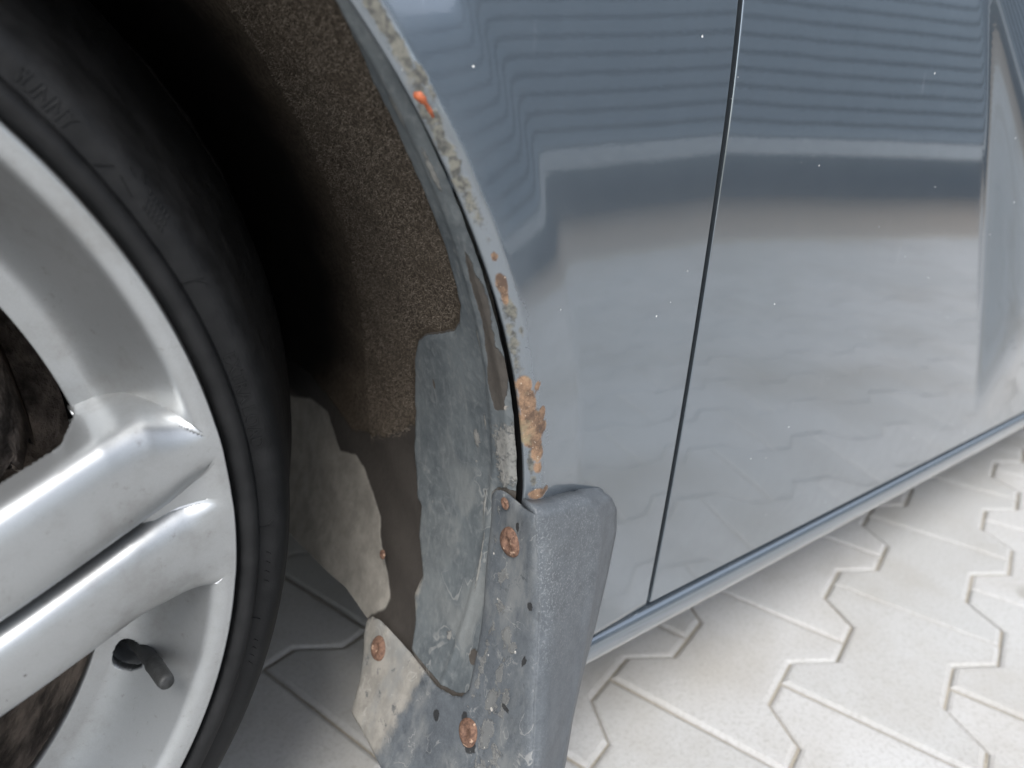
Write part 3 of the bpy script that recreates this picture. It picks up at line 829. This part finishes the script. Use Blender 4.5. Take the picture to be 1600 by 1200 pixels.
# top of the side panel turned over
t1 = S[:1].copy(); t1[..., 2] += 0.0018; t1[..., 1] += 0.0010
t2 = S[:1].copy(); t2[..., 2] += 0.0022; t2[..., 1] += 0.0040
t3 = S[:1].copy(); t3[..., 2] += 0.0022; t3[..., 1] += 0.0100
S = np.concatenate([t3, t2, t1, S], 0)
e1 = S[:, -1:].copy(); e1[..., 0] += 0.0006; e1[..., 1] += 0.004
e2 = S[:, -1:].copy(); e2[..., 0] += 0.0006; e2[..., 1] += 0.014
S = np.concatenate([S, e1, e2], 1)
n0 = len(Pf); ns, ms = S.shape[:2]
V = np.concatenate([Pf, S.reshape(-1, 3)])
F = list(fc) + [tuple(i + n0 for i in f) for f in grid_faces(ns, ms)]
flap = part(obj('mud_flap', V, F, M['flap']))
flap['label'] = 'scuffed grey plastic mud flap with rusty screws'
so = flap.modifiers.new('thickness', 'SOLIDIFY'); so.thickness = 0.0032; so.offset = 0.0; so.use_even_offset = False
fy2 = pts[:, 1]
mud = 0.95 * sstep(0.262, 0.292, fy2 + 0.0008 * (th + 25)) * sstep(-17, -21, th) + 0.0
crust = np.zeros(n0)
for t0, y0, st, sy, k in ((-8.0, .2330, 0.9, .004, 0.75), (-10.4, .2300, 1.0, .005, 0.7), (-12.4, .2210, 1.0, .005, 0.85), (-12.8, .2150, 0.9, .0035, 0.7), (-13.0, .2330, 1.2, .004, 0.55), (-15.5, .2190, 1.8, .003, 0.7), (-18.0, .2180, 2.0, .005, 0.75), (-17.0, .2100, 2.2, .003, 0.6), (-20.5, .2150, 2.0, .006, 0.75), (-24, .205, 4, .012, 0.6), (-6.5, .2430, 2.0, .003, 0.5), (-16.5, .2330, 4.0, .0030, 0.6), (-3.0, .2440, 0.5, .002, 0.6)):
    crust = np.maximum(crust, k * np.exp(-((th - t0) / st) ** 2 - ((fy2 - y0) / sy) ** 2))
wet_shade = np.zeros(n0)
for t0, y0, st, sy in ((-8.6, .2105, 0.45, .0022), (-12.9, .2054, 0.55, .0018), (-23.4, .2528, 0.55, .0035), (-22.6, .2240, 0.9, .0060), (-21.2, .2330, 0.6, .0025), (-17.4, .2085, 0.25, .0045), (-3.2, .2270, 0.55, .0016)):
    wet_shade = np.maximum(wet_shade, 1.1 * np.exp(-((th - t0) / st) ** 2 - ((fy2 - y0) / sy) ** 2))
zside = S[..., 2]; us_ = np.tile(np.r_[np.linspace(0, 1, ms - 2), 1, 1], (ns, 1))
attr(flap, 'mud', np.r_[mud, np.zeros(ns * ms)])
attr(flap, 'crust', np.r_[crust, np.zeros(ns * ms)])
attr(flap, 'wet_shade', np.r_[wet_shade, np.zeros(ns * ms)])
attr(flap, 'film', np.r_[np.ones(n0), (0.25 * sstep(0.5, 0.1, us_)).ravel()])
attr(flap, 'dustp', np.r_[0.35 + 0 * th, (0.25 + 0.75 * sstep(0.20, 0.27, zside) * sstep(0.85, 0.2, us_)).ravel()])

def screw(t, y, size, parent, flat=1.0):
    """domed rusty screw head with a slotted centre, seated on the liner or flap"""
    prof = [(0.0, -0.0012), (0.25, -0.0012), (0.32, -0.0026), (0.60, -0.0034), (0.82, -0.0026), (0.90, -0.0012), (1.0, -0.0010), (1.06, 0.0010)]
    c = cyl(np.array(float(t)), np.array(float(y)), FOFF - 0.0022)
    nx = np.array([-math.cos(R(t)), 0, -math.sin(R(t))]); tx = np.array([-math.sin(R(t)), 0, math.cos(R(t))]); yx = np.array([0, 1.0, 0])
    v = []
    for r, h in prof:
        for k in range(24):
            a = k * math.pi / 12
            rr = r * size * (1 + 0.03 * math.sin(3 * a + t))
            v.append(c + tx * rr * math.cos(a) * flat + yx * rr * math.sin(a) - nx * h * (size / 0.006) * 0.42)
    return obj('screw', v, grid_faces(len(prof), 24, wrap=True), M['rust'], parent)
screw(-4.8, .2310, 0.0072, flap)
screw(-24.1, .3213, 0.0072, flap)
screw(-21.9, .2267, 0.0068, flap)
screw(-1.9, .2375, 0.0030, flap)
sc4 = screw(-16.1, .3478, 0.0030, liner)

# ------------------------------------------------------------------ wheel
wheel_c = WC.copy()
wheel = part(empty('wheel', (0, 0, 0)))
NS = 6
def rim_field(r, th):
    """depth of the wheel face and whether the point is open"""
    per = 2 * math.pi / NS
    t0 = R(0.0)
    best_s = np.zeros_like(r); slot = np.zeros_like(r); crown = np.zeros_like(r)
    for k in (-1, 0, 1):
        sec = np.round((th - t0) / per) + k
        a = th - t0 - sec * per
        x = r * np.cos(a); z = r * np.sin(a)
        v = z - 0.33 * (x - 0.2)
        s1t = np.interp(x, [0.14, 0.20, 0.215, 0.231, 0.245], [0.0345, 0.0365, 0.034, 0.025, 0.018])
        s1b = np.interp(x, [0.14, 0.205, 0.219, 0.235, 0.245], [0.0075, 0.0075, 0.0085, 0.0125, 0.016])
        s2t = np.interp(x, [0.14, 0.205, 0.222, 0.238, 0.245], [-0.0095, -0.0090, -0.0110, -0.0135, -0.015])
        s2b = np.interp(x, [0.14, 0.20, 0.22, 0.236, 0.245], [-0.0295, -0.0325, -0.037, -0.042, -0.045])
        w = np.interp(x, [0.190, 0.215], [0.0040, 0.0085]); ws = np.interp(x, [0.2, 0.225], [0.0026, 0.0070])
        s1 = sstep(0, 1, (v - s1b + ws) / ws) * sstep(0, 1, (s1t + w - v) / w)
        s2 = sstep(0, 1, (v - s2b + w) / w) * sstep(0, 1, (s2t + ws - v) / ws)
        pair = sstep(0, 1, (v - s2b + w) / w) * sstep(0, 1, (s1t + w - v) / w)
        front = (x > 0.02)
        s = np.maximum(s1, s2) * front; p = pair * front
        q1 = np.clip(np.abs(v - (s1t + s1b) / 2) / ((s1t - s1b) / 2 + 1e-4), 0, 1.2); q2 = np.clip(np.abs(v - (s2t + s2b) / 2) / ((s2t - s2b) / 2 + 1e-4), 0, 1.2)
        crown = np.where(s > best_s, np.minimum(q1, q2), crown)
        best_s = np.maximum(best_s, s); slot = np.maximum(slot, p)
    ysp = WC[1] - 0.024 * sstep(0.248, 0.13, r) - 0.012 * sstep(0.15, 0.05, r)
    ysp = ysp + 0.0022 * crown ** 3.5 * sstep(0.243, 0.225, r)
    t = np.clip((0.2415 - r) / 0.0335, 0, 1)
    yp = WC[1] + 0.036 * (1 - (1 - t) ** 1.7)
    t2 = np.clip((0.2425 - r) / 0.030, 0, 1)
    yslot = WC[1] + 0.013 * (1 - (1 - t2) ** 2) - 0.010 * t2 + 0.030 * sstep(0.2145, 0.203, r)
    out = yp * (1 - slot) + yslot * slot
    k = 1 - (1 - sstep(0.1880, 0.2070, r)) * sstep(0.0, 0.02, np.maximum(best_s, slot))                        # inside the openings the spokes end in thin edges
    out = (ysp + 0.011) * (1 - k) + out * k
    y = out * (1 - best_s) + ysp * best_s
    hub = sstep(0.085, 0.070, r)
    y = y * (1 - hub) + (WC[1] - 0.034) * hub
    open_ = (r < 0.1995) & (best_s < 0.04) & (slot < 0.04) & (hub < 0.02)
    open2 = (r < 0.2055) & (best_s < 0.12) & (slot > 0.5) & (hub < 0.02)
    return y, open_ | open2
rs = np.concatenate([np.linspace(0.03, 0.14, 36), np.linspace(0.1412, 0.2450, 150)])
tg = np.radians(np.concatenate([np.arange(-38, 44, 0.12), np.arange(44, 322, 0.6)]))
nt = len(tg)
Rg, Tg = np.meshgrid(rs, tg, indexing='ij')
Yg, Og = rim_field(Rg, Tg)
P = np.stack([WC[0] + Rg * np.cos(Tg), Yg, WC[2] + Rg * np.sin(Tg)], -1)
F = []
n, m = Rg.shape
# hole for the valve
VT, VR = -22.5, 0.2165
va = WC[0] + VR * math.cos(R(VT)); vz = WC[2] + VR * math.sin(R(VT))
hole = np.hypot(P[..., 0] - va, P[..., 2] - vz) < 0.0085
for i in range(n - 1):
    for j in range(m):
        j2 = (j + 1) % m
        q = ((i, j), (i + 1, j), (i + 1, j2), (i, j2))
        if any(Og[a, b] for a, b in q) or all(hole[a, b] for a, b in q): continue
        F.append(tuple(a * m + b for a, b in q))
rimface = obj('rim', P.reshape(-1, 3), F, M['alloy'], wheel)
th_m = rimface.modifiers.new('thickness', 'SOLIDIFY'); th_m.thickness = 0.006; th_m.offset = 1.0 ; th_m.use_even_offset = False
# flange and barrel
prof = smooth_profile([(0.2440, 0.28755), (0.2450, 0.2871), (0.2458, 0.2874), (0.2464, 0.2895), (0.2450, 0.2960)], 5) + [(0.235, 0.305), (0.215, 0.335), (0.214, 0.50), (0.235, 0.505)]
v, f = lathe(prof, 200, WC)
barrel = obj('rim_flange', v, f, M['alloy'], wheel)
v, f = lathe([(0.205, 0.333), (0.206, 0.49)], 120, WC)
obj('rim_barrel', v, f, M['caliper'], wheel)
# tyre
tp = smooth_profile([(0.236, 0.300), (0.2452, 0.2945), (0.2464, 0.2878), (0.2482, 0.2825), (0.2515, 0.2802), (0.2548, 0.2815), (0.2562, 0.2850), (0.2580, 0.2856), (0.2650, 0.2862), (0.2705, 0.2905), (0.2760, 0.3010), (0.2825, 0.3200), (0.2915, 0.3460), (0.3010, 0.3710), (0.3085, 0.3900), (0.3125, 0.4030)], 5)
groove = []
for y0 in (0.415, 0.445, 0.475):
    groove += [(0.3138, y0 - 0.006), (0.3138, y0 - 0.0035), (0.3070, y0 - 0.003), (0.3070, y0 + 0.003), (0.3138, y0 + 0.0035), (0.3138, y0 + 0.006)]
tp2 = tp + [(0.3135, 0.405)] + groove + [(0.3125, 0.487), (0.300, 0.505), (0.27, 0.52), (0.236, 0.505)]
v, f = lathe(tp2, 220, WC)
tyre = obj('tyre', v, f, M['rubber'], wheel)
tr = np.array([p[0] for p in tp if p[0] >= 0.2562]); ty = np.array([p[1] for p in tp if p[0] >= 0.2562])
def tyre_y(r): return np.interp(r, tr, ty)

def sidewall_text(body, th_start, r_mid, h, width_deg, name='lettering', raise_=0.0004):
    cu = bpy.data.curves.new('tmp', 'FONT'); cu.body = body; cu.size = 1.0; cu.resolution_u = 2
    to = bpy.data.objects.new('tmp', cu); COL.objects.link(to)
    dg = bpy.context.evaluated_depsgraph_get()
    me = bpy.data.meshes.new_from_object(to.evaluated_get(dg))
    bpy.data.objects.remove(to); bpy.data.curves.remove(cu)
    bm = bmesh.new(); bm.from_mesh(me)
    bmesh.ops.triangulate(bm, faces=bm.faces[:])
    ex_ = bmesh.ops.extrude_face_region(bm, geom=bm.faces[:])
    top = [g for g in ex_['geom'] if isinstance(g, bmesh.types.BMVert)]
    for g in top: g.co.z += 1.0
    xs_ = [g.co.x for g in bm.verts]; x0, x1 = min(xs_), max(xs_)
    for g in bm.verts:
        a = R(th_start) - (g.co.x - x0) / (x1 - x0) * R(width_deg)
        r = r_mid - h / 2 + g.co.y / 0.73 * h
        y = float(tyre_y(r)) - (raise_ if g.co.z > 0.5 else -0.0005)
        g.co = (WC[0] + r * math.cos(a), y, WC[2] + r * math.sin(a))
    bmesh.ops.recalc_face_normals(bm, faces=bm.faces[:])
    bm.to_mesh(me); bm.free()
    me.materials.append(M['rubber'])
    o = bpy.data.objects.new(name, me); COL.objects.link(o); o.parent = wheel
    return o
sidewall_text('EXTRA LOAD', 15.3, 0.2605, 0.0056, 10.0)
sidewall_text('SUNNY', 41.2, 0.2610, 0.0062, 4.6)

def sidewall_ribs(segs, name='mould_mark', join=False):
    """thin raised ribs on the sidewall, each given as two (angle, radius) ends"""
    if not join:
        for sg_ in segs: sidewall_ribs([sg_], name, True)
        return
    v = []; f = []
    for (t0, r0), (t1, r1) in segs:
        a = np.array([r0 * math.cos(R(t0)), r0 * math.sin(R(t0))]); b = np.array([r1 * math.cos(R(t1)), r1 * math.sin(R(t1))])
        d = (b - a) / np.linalg.norm(b - a); nn = np.array([-d[1], d[0]])
        k = len(v)
        for q, w, h in ((a, 1, -0.0004), (b, 1, -0.0004), (b, -1, -0.0004), (a, -1, -0.0004), (a, .4, .0005), (b, .4, .0005), (b, -.4, .0005), (a, -.4, .0005)):
            p = q + nn * w * 0.0004
            v.append((WC[0] + p[0], float(tyre_y(np.hypot(*p))) - h, WC[2] + p[1]))
        f += [(k + 4, k + 5, k + 6, k + 7), (k, k + 1, k + 5, k + 4), (k + 1, k + 2, k + 6, k + 5), (k + 2, k + 3, k + 7, k + 6), (k + 3, k, k + 4, k + 7)]
    return obj(name, v, f, M['rubber'], wheel, smooth=False)
sidewall_ribs([((33.9, .2572), (33.1, .2620))])
sidewall_ribs([((22.9, .2568), (22.5, .2650)), ((22.7, .2612), (22.0, .2648))])
sidewall_ribs([((-3.5, .2566), (-3.8, .2630)), ((-3.6, .2595), (-3.0, .2628))])
sidewall_ribs([((-14.2, .2566), (-14.6, .2605))])
sidewall_ribs([((32.2, .2615), (30.6, .2600)), ((31.6, .2690), (30.9, .2665)), ((32.4, .2665), (31.7, .2655))])
small = []
for r_, t_ in ((.2660, 30.2), (.2635, 29.9), (.2612, 29.6)):
    for k in range(6): small.append(((t_ - k * 0.42, r_ + 0.0008), (t_ - k * 0.42 - 0.16, r_ - 0.0008)))
sidewall_ribs(small, 'small_print', True)['kind'] = 'stuff'
small = []
for k in range(4): small.append(((-6.6 - k * 1.1, .2598), (-6.9 - k * 1.1, .2618)))
for k in range(4): small.append(((-17.0 - k * 0.9, .2598), (-17.3 - k * 0.9, .2618)))
sidewall_ribs(small, 'small_print', True)['kind'] = 'stuff'

# brake disc and caliper seen through the spokes
v, f = lathe([(0.06, 0.372), (0.085, 0.368), (0.0855, 0.362), (0.148, 0.362), (0.150, 0.364), (0.150, 0.388), (0.06, 0.388)], 120, WC)
obj('brake_disc', v, f, M['brake'], wheel)
v, f = lathe([(0.02, 0.40), (0.185, 0.396), (0.196, 0.404)], 60, WC)
obj('dust_shield', v, f, M['caliper'], wheel)
cal = []
for r, y in ((0.112, 0.345), (0.120, 0.325), (0.158, 0.322), (0.176, 0.335), (0.184, 0.36), (0.184, 0.43), (0.112, 0.43)):
    for k in range(11):
        t = R(4 + 30 * k / 12)
        cal.append((WC[0] + (r + 0.004 * math.sin(7 * t + 90 * r)) * math.cos(t), y + 0.003 * math.sin(13 * t), WC[2] + r * math.sin(t)))
obj('brake_caliper', cal, grid_faces(7, 13), M['caliper'], wheel)
# valve stem standing in its hole
base_p = np.array([va + 0.001, 0.335, vz + 0.001]); tip_p = WC + np.array([0.2085, -0.0075, -0.0775])
ax_ = tip_p - base_p; L = np.linalg.norm(ax_); ax_ /= L
s1_ = np.cross(ax_, [0, 0, 1]); s1_ /= np.linalg.norm(s1_); s2_ = np.cross(ax_, s1_)
def turned(name, prof, mat):
    v = []
    for h, r in prof:
        for k in range(20):
            a = k * math.pi / 10
            v.append(base_p + ax_ * h * L + s1_ * r * math.cos(a) + s2_ * r * math.sin(a))
    return obj(name, v, grid_faces(len(prof), 20, wrap=True), mat, wheel)
turned('valve_stem', [(-0.1, 0.0060), (0.08, 0.0058), (0.18, 0.0042), (0.62, 0.0034), (0.66, 0.0034)], M['valve'])
turned('valve_cap', [(0.655, 0.0033), (0.66, 0.0039), (0.70, 0.0040), (0.72, 0.0038), (0.94, 0.0037), (0.985, 0.0033), (1.0, 0.0024), (1.0, 0.0001)], M['valve'])
ring = []
for r, dy in ((0.0080, 0.012), (0.0078, 0.004), (0.0084, 0.0006), (0.0092, -0.0004), (0.0100, 0.0004)):
    for k in range(24):
        a = k * math.pi / 12
        px, pz = va + r * math.cos(a), vz + r * math.sin(a)
        rr = math.hypot(px - WC[0], pz - WC[2]); yb, _ = rim_field(np.array([rr]), np.array([math.atan2(pz - WC[2], px - WC[0])]))
        ring.append((px, float(yb[0]) + dy, pz))
obj('valve_hole', ring, grid_faces(5, 24, wrap=True), M['alloy'], wheel)
# hub cap
v, f = lathe([(0.034, 0.262), (0.033, 0.251), (0.030, 0.248), (0.001, 0.247)], 40, WC)
obj('hub_cap', v, f, M['alloy'], wheel)

def copy_tree(o, parent, dx=0.0, flip=False):
    c = o.copy(); COL.objects.link(c); c.parent = parent
    if parent is car:
        c.matrix_parent_inverse = CINV
        if flip:
            c.rotation_euler = (0, 0, math.pi); c.location = (2 * WC[0] + dx, 2 * YC, 0)
        else: c.location = (dx, 0, 0)
    for ch in list(o.children): copy_tree(ch, c)
    return c
copy_tree(wheel, car, WB)
copy_tree(wheel, car, 0.0, True)
copy_tree(wheel, car, WB, True)

# ------------------------------------------------------------------ rest of the car body
def loft(name, rows, mat, smooth=True, fields=True):
    n, m = len(rows), len(rows[0])
    o = obj(name, [p for r in rows for p in r], grid_faces(n, m), mat, smooth=smooth)
    if mat is M['paint']:
        for nm in ('rust', 'grime', 'dust'): attr(o, nm, np.zeros(n * m))
    return part(o)
def across(x, z, half, k=13, crown=0.03):
    return [(x, YC + half * s, z - crown * s * s * s * s) for s in np.linspace(-1, 1, k)]
def bonnet_row(x, zc):
    ze = min(ZT, 0.67 + (ZT - 0.67) * (x + 0.78) / (XS + 0.78)) - 0.002
    half = YC - float(base_y(x, ze)) - 0.004
    return [(x, YC + half * s, zc + (ze - zc) * abs(s) ** 3.5) for s in np.linspace(-1, 1, 25)]
loft('bonnet', [bonnet_row(x, z) for x, z in ((-0.97, 0.60), (-0.92, 0.68), (-0.80, 0.735), (-0.60, 0.78), (-0.3, 0.825), (0.0, 0.86), (0.24, 0.88), (0.31, 0.885))], M['paint'])
loft('windscreen', [across(x, z, h, crown=0.02) for x, z, h in ((0.29, 0.875, 0.78), (0.60, 1.12, 0.70), (0.95, 1.375, 0.61))], M['glass'])
loft('roof', [across(x, z, h, crown=0.04) for x, z, h in ((0.94, 1.385, 0.62), (1.2, 1.44, 0.62), (1.7, 1.46, 0.61), (2.2, 1.43, 0.60), (2.55, 1.36, 0.58))], M['paint'])
loft('rear_window', [across(x, z, h, crown=0.02) for x, z, h in ((2.53, 1.355, 0.58), (2.85, 1.12, 0.66), (3.02, 0.93, 0.74))], M['glass'])
loft('tailgate', [across(x, z, h, crown=0.0) for x, z, h in ((3.01, 0.935, 0.76), (3.08, 0.80, 0.80), (3.10, 0.55, 0.80))], M['paint'])
def bumper(name, x_in, x_out, z0, z1):
    rows = []
    for z in np.linspace(z0, z1, 9):
        row = []
        for a in np.linspace(-math.pi / 2, math.pi / 2, 33):
            c, s = math.cos(a), math.sin(a)
            e = 0.45
            bul = 1 - 0.25 * ((z - 0.42) / 0.3) ** 2
            y = YC + 0.842 * math.copysign(abs(s) ** e, s); x = x_in + (x_out - x_in) * bul * abs(c) ** e
            row.append((x, y, z))
        rows.append(row)
    return loft(name, rows, M['paint'])
bumper('front_bumper', -0.774, -1.02, 0.19, 0.64)
bumper('rear_bumper', 3.00, 3.16, 0.22, 0.62)
for sgn in (-1, 1):
    def sidepoint(x, z):
        half = 0.826 - 0.21 * ((z - 0.84) / 0.55) if z > 0.84 else 0.826
        return (x, YC + sgn * half, z)
    for nm, pts4 in (('side_window', [(0.40, 0.845), (1.32, 0.845), (1.30, 1.36), (0.96, 1.335)]), ('side_window', [(1.36, 0.845), (2.02, 0.845), (2.02, 1.35), (1.34, 1.365)]), ('side_window', [(2.06, 0.845), (2.60, 0.90), (2.45, 1.28), (2.06, 1.345)])):
        part(obj(nm, [sidepoint(x, z) for x, z in pts4], [(0, 1, 2, 3)], M['glass'], smooth=False))
    for pts4 in ([(0.29, 0.842), (0.42, 0.862), (0.98, 1.345), (0.94, 1.385)], [(1.32, 0.86), (1.36, 0.86), (1.34, 1.365), (1.30, 1.36)], [(2.02, 0.86), (2.06, 0.86), (2.06, 1.345), (2.02, 1.35)], [(2.60, 0.86), (3.02, 0.86), (2.56, 1.37), (2.45, 1.28)]):
        o = part(obj('pillar', [sidepoint(x, z) for x, z in pts4], [(0, 1, 2, 3)], M['paint'], smooth=False))
    y0 = YC + sgn * 0.62
    part(box('headlamp', -0.965, -0.84, min(y0, y0 + sgn * 0.18), max(y0, y0 + sgn * 0.18), 0.56, 0.66, M['lens'], bevel=0.02))
    part(box('tail_lamp', 2.98, 3.105, min(y0, y0 + sgn * 0.2), max(y0, y0 + sgn * 0.2), 0.68, 0.86, M['red'], bevel=0.02))
    mx, my, mz = 0.62, YC + sgn * 0.99, 0.95
    mv = []
    for k, (s, dx) in enumerate(((0.5, -0.07), (1.0, -0.03), (1.0, 0.05), (0.9, 0.07))):
        for j in range(12):
            t = j * math.pi / 6
            mv.append((mx + dx, my + 0.10 * s * math.cos(t), mz + 0.065 * s * math.sin(t)))
    part(obj('door_mirror', mv, grid_faces(4, 12, wrap=True) + [tuple(range(12))[::-1], tuple(range(36, 48))], M['black']))

# ------------------------------------------------------------------ orange sliver caught in the gap
def chain_tube(name, pts, radii, mat, n=10):
    v = []; pts = [np.array(p, float) for p in pts]
    for i, (p, r) in enumerate(zip(pts, radii)):
        d = pts[min(i + 1, len(pts) - 1)] - pts[max(i - 1, 0)]; d /= np.linalg.norm(d)
        a = np.cross(d, [0, 1, 0.1]); a /= np.linalg.norm(a); b = np.cross(d, a)
        for k in range(n):
            t = k * 2 * math.pi / n
            v.append(p + a * r * math.cos(t) + b * r * math.sin(t))
    m = len(pts)
    f = grid_faces(m, n, wrap=True) + [tuple(range(n)), tuple(range((m - 1) * n, m * n))[::-1]]
    return obj(name, v, f, mat)
def arch_pt(t, dr, y):
    r = float(RA(t)) + dr
    return (WC[0] + r * math.cos(R(t)), y, WC[2] + r * math.sin(R(t)))
sl = chain_tube('plastic_sliver', [arch_pt(29.05, -0.0012, .2270), arch_pt(28.95, -0.0004, .2258), arch_pt(28.65, 0.0000, .2252), arch_pt(28.45, 0.0006, .2258), arch_pt(27.9, 0.0012, .2264), arch_pt(27.5, 0.0014, .2268)],
                [0.0010, 0.0016, 0.0015, 0.0008, 0.0008, 0.0005], M['orange'])
tag(sl, 'small orange plastic sliver caught in the gap of the wheel arch edge', 'plastic bit')

# ------------------------------------------------------------------ slatted fence across the yard (mirrored in the paint)
FA, FB0, FB1 = 4.25, 0.6, 12.7
fo = ab(FA, FB0)
fence = empty('slat_fence', (fo[0], fo[1], 0))
fence.rotation_euler = (0, 0, math.atan2(BX[1], BX[0]))
tag(fence, 'blue grey horizontal slat fence on a concrete plinth, mirrored in the car doors', 'fence')
SPAN = 4.0
nsp = int((FB1 - FB0) / SPAN)
sv, sf = box_data(0.004, SPAN - 0.004, -0.012, 0.022, -0.058, 0.058)
slat_proto = None
for s in range(nsp):
    box('plinth_panel', s * SPAN + 0.004, (s + 1) * SPAN - 0.004, -0.02, 0.02, -0.06, 0.34, M['plinth'], fence)
    xa, xb = s * SPAN + 0.004, (s + 1) * SPAN - 0.004
    pr5 = [(-0.045, 0.342), (0.12, 0.342), (0.12, 0.36), (0.026, 0.497), (-0.045, 0.50)]          # sloping coping
    obj('plinth_cap', [(x, y, z) for x in (xa, xb) for y, z in pr5], [(0, 1, 2, 3, 4), (9, 8, 7, 6, 5)] + [(i, i + 5, (i + 1) % 5 + 5, (i + 1) % 5) for i in range(5)], M['cap'], fence, smooth=False)
    box('backing_board', s * SPAN + 0.004, (s + 1) * SPAN - 0.004, -0.030, -0.0125, 0.502, 2.31, M['post'], fence)
    for k in range(11):
        if slat_proto is None:
            o = slat_proto = obj('slat', sv, sf, M['slat'], fence, smooth=False)
        else:
            o = slat_proto.copy(); COL.objects.link(o); o.parent = fence
        o.location = (s * SPAN, 0, 0.585 + k * 0.166)
for s in range(nsp + 1):
    box('post', s * SPAN - 0.04, s * SPAN + 0.04, -0.112, -0.032, -0.06, 2.36, M['post'], fence)

# ------------------------------------------------------------------ white house beyond the yard
hq = ab(9.5, -6.0)
house = empty('house', (hq[0], hq[1], -0.07))
house.rotation_euler = (0, 0, math.atan2(BX[1], BX[0]))
tag(house, 'white rendered house with a beige base and dark tiled roof', 'house')
box('wall', -4, 4, -6, 0, 0.6, 3.2, M['render_w'], house)
box('base_wall', -4.03, 4.03, -6.03, 0.03, 0, 0.6, M['beige'], house)
obj('roof', [(-4.5, 0.5, 3.1), (4.5, 0.5, 3.1), (4.5, -3, 5.2), (-4.5, -3, 5.2), (4.5, -6.5, 3.1), (-4.5, -6.5, 3.1)], [(0, 1, 2, 3), (3, 2, 4, 5), (0, 3, 5), (1, 4, 2)], M['roof'], house, smooth=False)
for x in (-2.6, 0.2, 2.4):
    w = box('window', x - 0.6, x + 0.6, 0.005, 0.06, 1.1, 2.4, M['frame'], house)
    for dx in (-0.28, 0.28):
        box('pane', x + dx - 0.24, x + dx + 0.24, 0.05, 0.066, 1.18, 2.32, M['glass'], w)
